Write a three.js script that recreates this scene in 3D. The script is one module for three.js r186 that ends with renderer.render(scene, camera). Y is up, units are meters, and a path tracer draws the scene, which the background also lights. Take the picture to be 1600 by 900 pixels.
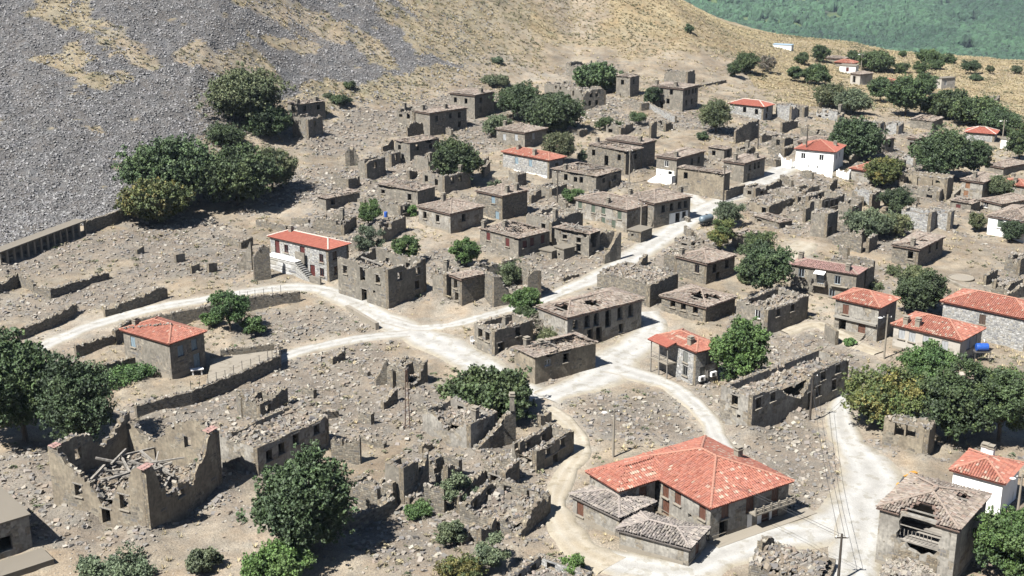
import * as THREE from 'three';
import { mergeGeometries } from 'three/addons/utils/BufferGeometryUtils.js';

// ---------- camera, sky, sun, exposure ----------
const scene = new THREE.Scene();
const camera = new THREE.PerspectiveCamera(25.36, 16 / 9, 1, 9000);
camera.position.set(0, 54, 0);
camera.lookAt(0, 54 - Math.tan(17 * Math.PI / 180) * 100, -100);
const sunDir = new THREE.Vector3(-0.56, 1, 0.50).normalize();
// clear summer air: deep blue overhead, paler towards the horizon, a soft brightening round the sun
{
  const W = 256, Hh = 128, a = new Float32Array(W * Hh * 4), v = new THREE.Vector3();
  for (let j = 0; j < Hh; j++) for (let i = 0; i < W; i++) {
    const el = ((j + .5) / Hh - .5) * Math.PI, az = ((i + .5) / W - .5) * 2 * Math.PI; v.set(Math.cos(el) * Math.cos(az), Math.sin(el), Math.cos(el) * Math.sin(az));
    const t = Math.pow(1 - Math.max(0, v.y), 3.2), g = Math.pow(Math.max(0, v.dot(sunDir)), 8) * .05, k = (j * W + i) * 4;
    const c = v.y > 0 ? [.032 + .086 * t + g, .06 + .09 * t + g * .95, .125 + .085 * t + g * .85] : [.12, .146, .195];
    a.set([...c, 1], k);
  }
  const sky = new THREE.DataTexture(a, W, Hh, THREE.RGBAFormat, THREE.FloatType); sky.mapping = THREE.EquirectangularReflectionMapping; sky.magFilter = sky.minFilter = THREE.LinearFilter; sky.needsUpdate = true;
  scene.background = sky; scene.environment = sky;
}
const sun = new THREE.DirectionalLight(0xfffcf8, 5);
sun.position.set(10 + sunDir.x * 400, sunDir.y * 400, -200 + sunDir.z * 400);
sun.target.position.set(10, 0, -200);
sun.castShadow = true;
sun.shadow.mapSize.set(4096, 4096);
Object.assign(sun.shadow.camera, { left: -260, right: 260, top: 260, bottom: -260, near: 1, far: 1200 });
scene.add(sun, sun.target);
const renderer = new THREE.WebGLRenderer({ antialias: true });
renderer.toneMapping = THREE.LinearToneMapping;
renderer.toneMappingExposure = 3.2;
renderer.shadowMap.enabled = true;
scene.fog = new THREE.FogExp2(0xbfd3e6, 0.00004);

// ---------- survey data (metres: x to the right, d away from the view point, heights up) ----------
const BUILDINGS=[
['deb',-43.98,9.37,261.73,0.789,7.08,3.45,3.83,0.0,'grey two storey house with chimney stub and broken tile roof behind a square tower',{L:'o.5,.75',R:'o.25,.75 o.75,.75',ch:[0.45,0.45,5.12,0.45]}],
['ruin',-40.44,7.04,252.44,1.064,4.75,4.02,4.94,0.0,'tall square roofless tower house with one window at the scree slope',{dmg:0.1,R:'o.45,.72',fill:0.85}],
['ruin',-26.43,4.3,229.35,0.912,4.92,2.2,3.68,0.0,'roofless grey box ruin with one bright window gap above rubble slope',{dmg:0.12,R:'o.45,.7'}],
['tile',-8.09,7.54,277.39,0.953,7.13,6.8,5.3,0.0,'two storey grey house with low faded tile roof under the dry slope',{L:'o.22,.72 o.65,.72',R:'o.3,.75 o.3,.35',pitch:0.18,ch:[2.86,0.45]}],
['flat',-2.0,7.99,285.01,1.206,2.2,2.2,2.0,0.0,'small flat roofed shed leaning on grey house by oak trees',{}],
['tile',-16.99,6.59,263.13,0.775,10.32,4.55,4.66,0.0,'long shaded grey house with pale tile roof and three upper windows',{R:'o.18,.72 o.55,.75 o.8,.72 o.8,.3',pitch:0.2,ch:[0.78,2.99,5.24,1.0]}],
['ruin',-20.44,7.13,266.93,1.032,4.88,4.5,3.98,0.0,'roofless grey wing joined to long house with three windows',{dmg:0.15,L:'o.15,.75 o.65,.7',fill:0.7,ch:[2.09,4.05]}],
['deb',-19.43,4.97,240.63,0.816,7.69,4.22,4.2,0.0,'half collapsed grey house with torn left side below long shaded house',{L:'o.3,.75 o.5,.3',R:'o.25,.75 o.7,.7',dmg:0.3}],
['ruin',-11.82,3.68,220.03,0.838,6.56,5.53,3.55,0.0,'roofless grey house with tall chimney beside round green tree',{dmg:0.12,L:'o.13,.68 o.63,.6',R:'o.3,.7 o.6,.7',fill:0.55,ch:[4.53,0.45]}],
['ruin',-15.27,4.55,234.37,0.714,3.99,5.47,2.9,0.0,'broken back walls with square chimney behind roofless grey house',{dmg:0.45,fill:0.2,ch:[0.45,0.45]}],
['tile',2.57,5.7,254.37,0.849,6.78,7.61,3.05,0.0,'grey house with rusty tile hip roof and white shutters below the oaks',{L:'S.28,.5 S.7,.6',R:'S.4,.65',sh:'w',ch:[2.13,7.16]}],
['red',6.83,4.31,230.97,0.807,4.19,11.8,3.58,0.0,'restored pale stone house with bright orange roof and two grey chimneys',{wall:'s',L:'S.3,.65 S.6,.65',R:'o.5,.6',sh:'b',plinth:1,ch:[1.38,9.11,0.45,4.06]}],
['ruin',18.25,10.08,318.38,0.897,9.34,6.16,4.25,0.0,'roofless ruin behind a tree highest on the dry slope',{dmg:0.2,fill:0.6}],
['ruin',15.99,7.78,287.17,0.551,6.24,16.0,4.75,0.0,'large roofless grey ruin with broken upper windows beside dense oaks',{dmg:0.22,L:'o.3,.9 o.42,.9 o.75,.75',R:'o.15,.75 o.35,.75 o.6,.75 o.3,.35 o.6,.35',fill:0.8}],
['deb',27.8,8.71,302.15,0.963,4.32,3.8,4.66,0.0,'narrow two storey grey house with one window on each side right of a hillside tree',{L:'o.45,.72',R:'o.4,.75'}],
['ruin',29.17,7.67,287.84,0.597,2.2,5.56,1.88,0.0,'low stone enclosure walls with shaded end below narrow house',{dmg:0.2,fill:0.2}],
['tile',38.57,7.34,288.99,0.948,7.24,7.83,5.27,0.0,'large two storey grey house with nearly flat faded tile roof at the hill foot',{L:'o.3,.8 o.62,.8 d.3,.25 o.52,.4',R:'o.2,.78 o.4,.78 o.65,.78 o.85,.78 o.25,.35 o.6,.35',pitch:0.1,ch:[0.98,7.38,0.95,2.41]}],
['ruin',43.01,8.74,314.47,1.055,4.97,6.27,4.37,0.0,'roofless shell with tall dark gable behind large grey house',{dmg:0.3,fill:0.3}],
['red',56.27,5.89,285.49,0.912,4.6,8.56,3.17,-0.06,'pale stone house with smooth red roof and two small windows by dry hillside',{wall:'s',L:'o.45,.65 o.8,.6',R:'o.4,.75 o.35,.3',rc:'n'}],
['ruin',63.02,5.42,287.42,0.924,4.14,3.86,3.62,-0.07,'stone ruin wall with small holes right of pale stone red roofed house',{wall:'s',dmg:0.25,fill:0.2}],
['ruin',66.36,5.22,289.46,1.062,3.27,2.59,3.06,-0.02,'small tan roofless house with single pale window',{dmg:0.1,L:'o.4,.65',fill:0.2}],
['ruin',74.93,4.58,291.54,0.821,2.2,5.98,2.5,-0.07,'roofless stone ruin with chimney left of a dark tree',{dmg:0.35,L:'o.45,.65 o.15,.4',R:'o.4,.7',fill:0.3,wall:'s',ch:[1.75,0.94]}],
['deb',41.26,4.71,245.65,0.821,2.68,3.72,2.27,0.0,'small grey house with caved roof and single window above the village road',{L:'o.35,.6',R:'o.55,.6'}],
['ruin',46.22,4.67,249.03,0.958,4.21,2.31,1.79,0.0,'small roofless house with big square chimney above the village road',{dmg:0.3,R:'o.4,.6',fill:0.5,ch:[2.0,0.8]}],
['tile',29.76,4.04,227.82,0.884,9.52,4.33,4.72,0.0,'house with whitewashed porch and patched red brown tile roof',{L:'W.5,.75 o.7,.35',R:'o.55,.7 o.8,.7',white:1,pitch:0.2,ch:[0.45,0.45]}],
['tile',42.29,3.83,229.66,0.878,7.79,4.24,3.66,0.0,'grey corner house with three upper windows and faded tile roof at road bend',{R:'o.28,.7 o.53,.7 o.7,.7 o.25,.25',pitch:0.15,ch:[0.73,2.27,5.26,0.45]}],
['deb',36.69,3.34,217.73,0.934,2.39,9.09,4.68,0.0,'long plain tan wall of a roofless house facing the road fork',{L:'o.9,.75 o.18,.75',tint:2}],
['red',61.29,3.52,240.42,1.079,7.48,7.37,4.01,0.0,'white painted villa with red hip roof and white chimneys',{wall:'w',L:'W.2,.68 W.68,.68 v.12,.18 v.35,.2 v.58,.2',R:'W.3,.7 W.6,.7',chw:1,rc:'n',ch:[2.19,6.4,4.34,0.97]}],
['tile',65.67,3.8,253.41,1.12,5.1,8.46,2.73,0.0,'low old tiled house hidden behind the white villa',{}],
['ruin',22.66,6.27,264.18,0.953,5.05,3.64,2.15,0.0,'small ruin with arched doorway below green bushes',{dmg:0.35,L:'d.3,.3 o.75,.6',fill:0.7}],
['tile',24.38,4.66,237.34,0.882,4.5,8.11,5.08,0.0,'grey house with pinkish tile roof behind debris topped house',{pitch:0.22,ch:[0.45,0.78]}],
['deb',20.94,4.38,232.3,0.759,4.64,9.62,4.79,0.0,'stone faced house with caved roof and tall dark doorway',{L:'o.16,.72 d.5,.5 o.83,.72',R:'o.25,.75 o.6,.75',wall:'m',ch:[2.21,9.17]}],
['deb',14.84,3.76,221.52,0.868,7.63,9.96,3.05,0.0,'long house with fallen roof beams and three small front windows',{L:'o.32,.65 o.54,.65 o.67,.65',R:'o.3,.7 o.75,.7',beams:9,ch:[0.45,7.23]}],
['tile',18.42,2.48,199.51,0.743,6.33,11.5,3.55,0.0,'long grey house with green shutters and brown tile roof',{L:'S.08,.75 S.35,.7 S.55,.75 S.86,.68 S.55,.22 S.75,.2',sh:'g',tint:1,ch:[0.45,4.58]}],
['tile',22.93,2.57,201.23,0.664,8.29,7.0,4.15,0.0,'brown tiled house with whitewashed ground floor along the road',{R:'o.25,.72 o.48,.72 o.7,.72 o.87,.72 d.65,.25 o.83,.35',white:2,ch:[0.55,6.22,7.84,1.84]}],
['flat',20.12,2.17,193.48,0.908,3.28,2.43,1.76,0.0,'low stone yard block beside the shuttered grey house',{wall:'m',L:'v.35,.6'}],
['tile',-1.58,2.79,205.02,0.808,6.01,6.03,4.32,0.0,'square stone house with pale blue shutters and two chimneys',{L:'S.65,.78 S.8,.2',sh:'b',wall:'m',ch:[1.61,0.45,3.89,0.45]}],
['tile',-9.83,2.43,198.47,0.789,7.28,7.65,3.26,0.0,'single storey grey house with brown tile hip roof and central chimney',{L:'o.2,.6 o.6,.6',R:'o.4,.65 d.3,.25',tint:1,ch:[2.91,4.79]}],
['deb',0.96,1.75,185.03,0.766,6.68,8.49,3.38,0.0,'grey house with dark red shutters and debris covered flat top',{L:'S.22,.75 S.72,.7',R:'S.2,.7 S.43,.7 S.77,.7',sh:'r',ch:[2.83,5.89,0.45,8.04]}],
['ruin',6.13,2.11,192.18,0.813,7.47,5.39,4.3,0.0,'roofless grey house with stub chimneys behind beam wrecked house',{dmg:0.12,L:'o.68,.62',fill:0.85,ch:[1.34,0.45]}],
['deb',11.63,1.83,186.67,0.92,3.02,6.39,3.56,0.0,'wrecked grey house with hanging roof beams and torn corner',{L:'o.3,.75 o.7,.7 o.7,.3',beams:14,tear:1}],
['flat',5.99,1.8,185.94,0.913,2.2,2.2,1.0,0.0,'low concrete outhouse without opening beside the wrecked house',{}],
['flat',7.8,1.77,185.45,0.696,2.2,2.2,1.56,0.0,'pale square outhouse with small hatch beside the wrecked house',{L:'v.5,.35'}],
['ruin',6.9,3.51,217.29,0.882,4.38,3.28,2.2,0.0,'low square ruin on the rubble slope below the orange roofed house',{dmg:0.1,fill:0.85}],
['ruin',1.04,4.03,226.23,0.776,2.2,2.31,2.23,0.0,'tiny roofless ruin with narrow doorway below orange roofed house',{dmg:0.3,L:'d.7,.6',fill:0.2}],
['deb',-31.32,3.14,210.32,0.795,7.29,2.31,2.21,0.0,'low roofless house with tile debris near the big plane trees',{R:'o.2,.7'}],
['deb',-15.99,3.2,211.9,0.935,4.6,9.22,3.11,0.0,'long low grey house with roof full of rubble and two windows',{L:'o.15,.72 o.8,.6'}],
['ruin',-18.53,2.92,207.13,0.808,2.2,9.79,2.08,0.0,'low tan walled yard house holding a blue barrel',{dmg:0.15,R:'o.4,.6',fill:0.25}],
['ruin',-20.25,2.19,193.79,1.012,6.16,2.2,2.99,0.0,'dark notched roofless wall house beside a pale bush',{dmg:0.4,R:'o.15,.7 o.35,.7',fill:0.3}],
['ruin',-26.71,2.38,197.43,1.15,3.93,6.1,2.41,0.0,'tumbled stone ruin with a tall standing chimney',{dmg:0.5,L:'o.75,.6',wall:'m',fill:0.5,ch:[3.48,2.42]}],
['red',-26.09,1.27,175.3,0.917,4.08,12.05,4.89,0.0,'restored stone house with new red roof and dark red doors',{wall:'s',L:'D.12,.72 G.28,.72 D.56,.7 G.88,.68 D.72,.25 G.88,.25',R:'G.3,.75 G.35,.3',sh:'r',rc:'n',ch:[1.86,9.5]}],
['ruin',-16.58,0.71,164.25,0.874,7.35,9.91,5.66,0.0,'big two storey roofless house standing at the road junction',{dmg:0.1,L:'o.15,.72 d.5,.72 o.8,.7 d.52,.3 v.72,.35',R:'o.3,.75 o.78,.75 o.75,.4',fill:0.62,beams:5}],
['ruin',-8.95,0.86,167.21,0.963,2.99,2.4,4.02,0.0,'narrow roofless house with a chimney joined to tiled cottage',{dmg:0.12,fill:0.6,ch:[2.54,1.95]}],
['tile',-6.77,0.76,165.23,0.67,4.17,2.43,4.02,0.0,'narrow stone cottage with pale tile roof above grey scrub',{L:'o.4,.72 o.5,.3',wall:'m',pitch:0.16}],
['ruin',-2.43,0.75,164.99,0.503,7.37,7.0,4.39,0.0,'broken stone house with a tree growing inside',{dmg:0.15,tr:[1,0.98,0.75,0.45,0.42,0.5,0.8,1,1],wall:'m',fill:0.15}],
['ruin',-2.12,0.0,147.86,0.71,6.28,3.94,3.4,0.0,'low roofless house with square chimney and scrub at the road edge',{dmg:0.08,L:'o.3,.68 o.65,.65',R:'d.15,.3 o.6,.7',fill:0.75,ch:[2.61,0.99]}],
['deb',2.67,0.0,138.38,0.619,8.96,4.08,3.31,-0.0,'plain plastered house with caved tile roof beside the pale square',{R:'W.2,.75 o.5,.72',tint:2,rim:1,ch:[1.36,3.52,2.44,2.2]}],
['tile',6.84,0.0,149.95,0.652,12.48,5.67,4.36,0.0,'long two storey house with arched windows and brown tile roof holed at one end',{R:'o.1,.72 a.26,.72 a.38,.72 A.54,.65 a.7,.72 a.85,.72 d.3,.2 d.42,.25 d.58,.25 o.72,.25',hole:1,tint:1}],
['ruin',18.63,0.75,164.99,0.852,6.68,9.0,3.44,0.0,'low dry stone ruin filled with rubble beside the road',{dmg:0.1,wall:'m',fill:0.95}],
['tile',27.63,1.21,174.54,0.752,6.46,5.45,3.07,0.0,'stone house with brown tile hip roof and tall corner chimney',{L:'G.68,.62',R:'o.28,.65 o.72,.68 d.7,.25 o.4,.22',wall:'m',ch:[0.45,5.0]}],
['ruin',24.02,1.43,178.65,1.016,2.2,2.2,3.09,0.0,'roofless stone annex joined to the house with corner chimney',{wall:'m',dmg:0.1,fill:0.8}],
['tile',25.3,0.44,158.86,0.789,6.51,7.33,2.38,0.0,'low house with torn tile roof and half fallen white front',{L:'o.26,.72 o.5,.72 o.77,.7 d.27,.15 d.5,.2',hole:1,wall:'m'}],
['ruin',32.6,0.22,154.88,0.748,8.86,5.03,3.67,0.0,'roofless house with white painted inner walls behind a bright tree',{dmg:0.06,L:'W.68,.7',R:'o.25,.75 o.6,.75',fill:0.7}],
['ruin',27.84,1.93,189.09,0.855,2.91,3.6,1.62,0.0,'low ruin with a rubble heap right beside the road',{dmg:0.3,L:'d.5,.5',fill:0.8}],
['deb',35.73,1.9,189.95,0.874,4.27,2.27,2.24,0.0,'small house heaped with broken beams behind a crooked tree',{beams:6}],
['deb',43.23,2.3,201.0,0.615,3.01,5.53,1.28,0.0,'low stone house with tile debris and square doorway by rubble field',{L:'d.2,.5',wall:'m'}],
['ruin',42.91,2.68,208.12,0.823,7.05,4.91,2.19,0.0,'tan roadside ruin filled with earth to the wall tops',{dmg:0.12,L:'o.85,.55',R:'d.9,.5',fill:0.85,tint:2}],
['ruin',52.15,2.54,210.05,0.725,6.47,4.29,2.87,0.0,'long dark roofless wall with four tall window gaps',{dmg:0.1,R:'o.2,.6 o.45,.6 o.65,.6 o.85,.6',fill:0.25}],
['ruin',51.05,3.08,220.65,0.699,5.11,2.39,1.73,0.0,'small square ruin walls in the rubble field below the white villa',{dmg:0.35,fill:0.3,wall:'m'}],
['ruin',49.89,1.97,196.61,0.82,3.21,3.0,4.18,0.0,'tall grey chimney tower block in the rubble field',{dmg:0.05,R:'d.3,.15',fill:0.9}],
['red',66.74,2.95,232.77,0.831,7.48,4.38,2.42,-0.04,'small plain grey house with orange roof shaded by a tree',{tint:1}],
['tile',75.99,3.4,259.47,0.583,3.39,7.0,3.05,-0.11,'dark sided tiled house between two dense trees',{R:'o.65,.6'}],
['ruin',81.01,3.73,279.78,0.864,2.38,5.4,2.7,-0.05,'roofless stone house with dark end wall beyond a dense tree',{dmg:0.25,R:'o.4,.6',fill:0.3,wall:'s'}],
['ruin',85.1,3.46,279.69,0.771,2.2,3.27,2.98,-0.05,'roofless stone shell with tall dark side wall',{dmg:0.25,fill:0.3,wall:'s'}],
['deb',95.49,3.13,288.87,0.938,7.29,5.15,2.05,-0.04,'long low ruin under the dark tree belt',{}],
['tile',85.3,3.09,266.69,0.793,4.63,2.2,2.18,-0.08,'small tan tiled house half hidden by a broad tree',{L:'d.4,.4'}],
['ruin',77.6,2.18,223.52,0.955,3.57,8.84,3.85,0.0,'roofless house shell with three large square window gaps',{dmg:0.06,L:'q.2,.68 Q.5,.65 q.78,.68',fill:0.3,tint:2,ff:1}],
['ruin',75.69,2.19,221.49,1.072,3.07,7.0,1.97,0.0,'low front rooms with doorways before the roofless house shell',{dmg:0.12,L:'d.25,.4 d.75,.4',fill:0.2}],
['tile',83.9,1.96,223.46,0.857,7.76,3.87,3.39,-0.01,'grey house with orange boarded windows beside a tree',{L:'S.3,.75 S.78,.75 S.25,.25 S.75,.25',sh:'o',tint:1,ch:[0.95,1.97]}],
['red',92.74,1.78,226.78,0.81,3.65,4.65,2.13,-0.0,'grey house with red roof behind a tree at the village edge',{chw:1,tint:1,ch:[0.45,1.96,3.2,3.58]}],
['tile',84.05,1.7,214.39,0.552,8.01,4.25,1.81,-0.07,'low house with sagging brown tile roof above a white house',{L:'W.25,.6',tint:1}],
['tile',81.9,1.25,196.92,0.809,9.43,6.59,3.46,0.0,'white house with brown tile roof and green shutters',{wall:'w',L:'S.3,.7 S.7,.7',sh:'g'}],
['tile',60.26,1.19,182.94,0.879,9.38,4.07,2.92,0.0,'lone stone house with holed tile roof on dry grass',{wall:'m',L:'o.7,.6',R:'o.45,.7 o.75,.7 o.75,.3',hole:1,pitch:0.14,ch:[0.45,1.17]}],
['ruin',68.03,1.75,201.92,0.919,2.65,5.0,3.21,0.0,'tall stone wall pillar with shaded flank on the dry slope',{dmg:0.1,fill:0.2,wall:'s'}],
['ruin',71.45,1.68,202.59,1.012,2.2,4.0,3.27,0.0,'broad standing stone wall next to a tall pillar',{dmg:0.12,fill:0.2,wall:'s'}],
['deb',78.8,1.85,214.24,0.808,3.61,3.77,1.69,0.0,'small shed with a rust red door',{L:'S.4,.5',sh:'r'}],
['ruin',73.96,0.82,179.05,0.852,4.18,2.29,2.81,0.0,'stone ruin at the edge of the dry grass terrace',{wall:'m',dmg:0.25,fill:0.6}],
['ruin',49.28,0.85,170.79,0.904,2.85,5.42,4.37,0.0,'roofless white plastered rooms behind the balcony house',{dmg:0.12,fill:0.6,wall:'m',nofr:1}],
['pink',46.98,0.72,167.36,0.988,3.54,9.33,4.03,0.0,'grey balcony house with muted pink tile roof',{L:'G.16,.75 D.46,.66 G.72,.7 d.43,.25 G.65,.22',sh:'lb',ch:[2.31,8.88,0.45,1.4]}],
['red',46.18,0.1,153.27,0.844,5.0,6.0,4.52,0.0,'tan house with red hip roof and wooden shutters by steps',{L:'S.25,.72 S.9,.68 D.65,.2 d.2,.35',sh:'br',jet:1,tint:1}],
['red',53.85,-0.12,145.04,0.807,5.9,8.71,3.27,0.0,'cream house with red roof and four white shutters',{wall:'c',L:'S.13,.68 S.29,.66 S.5,.64 S.78,.62 S.1,.25',R:'S.4,.65 S.7,.65',sh:'w',ch:[0.45,7.34,0.45,5.77]}],
['red',64.04,-0.12,150.04,0.838,6.36,11.19,4.2,0.0,'long pale stone barn with mottled red roof and one window',{wall:'s',L:'S.47,.68',sh:'d'}],
['red',21.13,-0.0,137.97,0.583,3.48,6.54,4.24,-0.0,'rough stone house with orange red roof and wooden porch',{wall:'s',L:'S.72,.7 G.72,.3',R:'S.55,.7 S.3,.35',sh:'k',chw:1,ch:[0.45,1.56]}],
['ruin',25.06,-0.01,124.02,0.733,17.43,4.2,4.36,-0.06,'long ruined building filled with earth and breached along its side',{wall:'p',dmg:0.06,tr:[1,1,1,0.98,0.62,0.45,0.5,0.97,1,1,1,1],L:'o.45,.72 v.6,.35',R:'o.06,.75 o.2,.78 o.72,.8 d.6,.3 o.68,.4 o.85,.4 o.88,.82 o.56,.82',fill:0.8,tint:1}],
['grey',9.39,0.0,101.06,0.721,4.27,5.87,2.18,-0.0,'low plastered annex with grey barrel tile roof beside the red roofed mansion',{tint:1,L:'S.08,.5',sh:'br',pitch:0.22}],
['grey',14.81,0.0,96.13,1.035,3.83,6.45,1.92,0.0,'lower plastered annex with grey tiles nearest the roadside wall',{tint:1,R:'S.5,.45',sh:'br',pitch:0.2}],
['tile',35.97,-0.12,93.1,0.926,7.51,6.5,5.35,-0.06,'tall shattered house with broken out front and old brown tile roof',{hole:2,tint:1,L:'o.55,.18',ridgeR:1,burst:1}],
['red',44.6,-0.23,106.0,0.921,5.09,4.52,3.37,-0.04,'white walled house with orange red roof behind the shattered house',{wall:'w',L:'o.85,.6',ch:[4.64,3.19,4.64,2.64]}],
['ruin',41.87,-0.15,118.56,0.962,2.2,4.64,3.28,-0.01,'roofless tan house front with wide doorway under the walnut trees',{dmg:0.12,L:'d.35,.7 d.6,.75 d.5,.3',fill:0.2,tint:2}],
['ruin',25.36,-0.02,91.71,1.172,4.67,6.35,1.45,-0.01,'low rubble filled ruin beside the pale road fork',{dmg:0.35,fill:0.9,wall:'m'}],
['ruin',3.42,0.0,88.8,0.924,5.22,5.39,1.42,-0.0,'roofless stone house with barred window by the pale track',{dmg:0.05,fill:0.15,wall:'s'}],
['ruin',-31.81,0.0,101.65,1.121,10.07,11.37,6.48,0.0,'large shattered plastered house full of fallen roof timbers',{dmg:0.05,tl:[1,1,0.78,0.7,0.6,0.58,0.3,0.28,0.62,0.7,1,1],tr:[1,0.98,0.5,0.42,0.55,0.5,0.36,0.6,0.64,0.95,1],bw:[1,0.75,0.62,0.95,1.02,1],bw2:[1.02,1.1,1.05,0.7,0.65,0.85],L:'o.28,.42 d.55,.3 o.66,.78 O.75,.42',R:'o.42,.4 o.62,.45',fill:0.28,beams:34,tint:2,rc:'t'}],
['ruin',-24.42,0.0,112.77,0.958,9.93,5.38,3.49,0.0,'roofless house filled with earth beside the big fig tree',{dmg:0.04,R:'o.15,.62 o.32,.66 o.52,.72 o.82,.76',fill:0.9,tint:1}],
['flat',-44.19,0.0,96.88,0.709,3.63,7.66,3.25,-0.0,'bare concrete shelter with two openings and sloping slab',{R:'q.3,.4 q.75,.4',tint:1}],
['ruin',-4.14,0.0,118.69,0.918,4.37,6.43,3.46,-0.0,'earth filled grey ruin with small chimney beside round tree',{dmg:0.05,tl:[1,1,0.95,0.75,0.62,0.6,0.78,1,1],fill:0.8,tint:1,ch:[1.29,0.45]}],
['ruin',2.38,0.0,114.2,0.923,6.44,2.98,2.65,-0.0,'roofless corner house with two bright window gaps',{dmg:0.08,R:'o.3,.72 o.68,.74 o.5,.2',fill:0.35,wall:'p',tl:[1,0.4,0.35,0.3,0.6]}],
['ruin',0.62,0.0,100.59,1.072,6.13,6.03,2.42,0.0,'crumbling stone ruin heaped with rubble beside the track',{dmg:0.25,tr:[0.2,0.5,0.85,1,0.95,1],tl:[1,0.9,0.5,0.6,0.8,0.45],fill:0.4,wall:'m',L:'d.35,.5'}],
['red',-39.79,0.0,140.23,0.947,5.17,8.38,4.45,0.0,'small grey house with orange tile roof and pale blue shutters below the lane',{L:'S.2,.72',R:'S.3,.68 S.7,.72 D.75,.25',sh:'b',ridgejunk:1,ch:[1.15,7.39]}],
['tile',101.78,4.87,395.92,1.025,3.47,5.95,1.56,-0.03,'distant small grey house on the plateau edge',{}],
['red',102.53,4.43,387.16,1.007,3.83,5.66,1.72,-0.04,'distant small house with faded orange roof among trees',{}],
['flat',100.13,4.26,375.47,1.117,4.51,4.64,2.41,-0.03,'distant flat roofed cube with dark red window',{L:'S.5,.6',sh:'r',wall:'w',tint:1}],
['tile',95.84,4.13,353.88,0.599,5.13,3.5,3.07,-0.24,'pale grey house with thin tile roof in a clearing',{wall:'c',L:'d.4,.5'}],
['red',106.18,3.66,358.46,0.762,2.2,2.91,1.07,-0.01,'tiny orange roof showing between dark trees',{}],
['flat',117.33,3.51,350.81,0.468,5.02,2.2,2.96,0.0,'concrete cube house with white side wall on dry grass',{wall:'c',R:'S.3,.6',sh:'w'}],
['ruin',122.91,3.25,324.49,0.897,2.61,2.2,2.28,0.0,'lonely small ruin on the dry plateau',{dmg:0.5}],
['red',105.33,2.57,276.82,1.101,4.85,6.08,1.9,0.0,'pale stone barn with smooth red roof beside dark trees',{wall:'s',rc:'n'}],
['red',113.49,2.7,284.75,0.823,3.25,2.47,1.16,0.0,'small terracotta roof among trees at the village edge',{}],
['tile',95.77,2.12,245.27,0.616,8.35,4.21,1.4,-0.05,'broad low house with brown tile roof behind trees',{pitch:0.25}],
['flat',106.37,2.42,270.18,0.776,2.2,2.2,1.93,0.0,'small white flat roofed house among trees',{wall:'w'}],
['flat',87.88,7.46,407.31,1.109,2.68,5.86,1.79,-0.2,'distant white shed with pale blue roof on the ridge',{wall:'w',bluetop:1}],
['ruin',-9.94,0.0,107.22,0.97,2.2,2.2,4.01,0.0,'slender standing house corner between scrub and rubble',{dmg:0.03,fill:0.1}],
['red',17.25,0.0,100.59,0.581,9.39,7.0,3.42,-0.01,'large mansion with wide orange red roof and concrete balcony',{L:'S.1,.72 S.38,.72 S.85,.7 D.1,.22 v.62,.4',R:'S.18,.72 D.5,.66 S.82,.7 d.17,.2 S.55,.22 D.7,.22 S.83,.25',sh:'br',chw:1,wing:[4.6,4.4],tint:1,hotel:1,ch:[8.29,5.57]}],
['ruin',-27.72,0.0,115.22,0.939,2.2,2.2,2.33,0.0,'small roofless porch block between two large ruins',{dmg:0.1,L:'o.5,.6',fill:0.1,tint:1}],
['ruin',-26.82,0.0,126.56,0.985,2.95,2.62,2.65,0.0,'broken stone back rooms above the earth filled house',{dmg:0.3,wall:'m',R:'o.4,.6',fill:0.25}],
['ruin',50.16,2.66,211.38,0.848,4.46,2.9,3.0,0.0,'jagged stone rooms in the middle of the upper rubble field',{dmg:0.5,wall:'m',fill:0.4}],
['ruin',65.75,4.28,265.44,0.833,4.01,4.25,2.3,-0.07,'tumbled stone house above the white villa',{dmg:0.4,wall:'m',L:'o.5,.6',fill:0.4}],
['ruin',78.17,3.97,280.87,0.889,4.3,3.51,2.14,-0.09,'low roofless stone room beneath the plateau thicket',{dmg:0.4,wall:'s',fill:0.3}],
['ruin',69.03,0.6,170.69,0.718,4.94,2.52,1.78,0.0,'half buried stone ruin beyond the pale disc',{dmg:0.45,wall:'m',fill:0.6}],
['ruin',-23.38,1.89,187.76,0.965,2.48,2.48,2.22,0.0,'stone room ruin right of the new red roofed house',{dmg:0.45,wall:'m',fill:0.5}],
['ruin',32.6,6.39,269.55,0.817,2.62,3.12,1.78,0.0,'small broken room on the dry yard below the hill foot house',{dmg:0.5,wall:'m',fill:0.2}],
['ruin',11.51,3.31,213.81,0.843,2.95,2.72,1.79,0.0,'low broken room behind the shuttered grey house',{dmg:0.4,wall:'m',fill:0.5}],
['ruin',-0.61,0.0,110.28,0.983,2.42,2.49,2.45,0.0,'narrow tumbled stone rooms between two crumbling ruins',{dmg:0.45,wall:'m',L:'d.5,.4',fill:0.4}],
['ruin',-11.68,0.0,136.17,0.951,3.32,3.36,2.72,-0.0,'jagged stone room stubs in the central rubble',{dmg:0.6,wall:'m',fill:0.35}],
['ruin',36.0,4.59,240.08,0.925,3.11,2.72,1.86,0.0,'low stone annex ruin right of the whitewashed porch house',{dmg:0.35,wall:'m',fill:0.5}],
['ruin',-11.37,3.82,222.46,0.865,2.71,2.46,1.86,0.0,'small rubble room below the chimney house',{dmg:0.4,wall:'m',fill:0.4}],
['ruin',50.74,4.13,242.32,0.916,3.07,2.27,1.62,0.0,'broken roadside room beside the grey corner house',{dmg:0.45,wall:'m',fill:0.4}],
['ruin',79.56,2.86,248.46,0.803,3.82,2.69,2.3,-0.05,'stone room remains under the broad green tree',{dmg:0.4,wall:'s',fill:0.3}],
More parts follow.
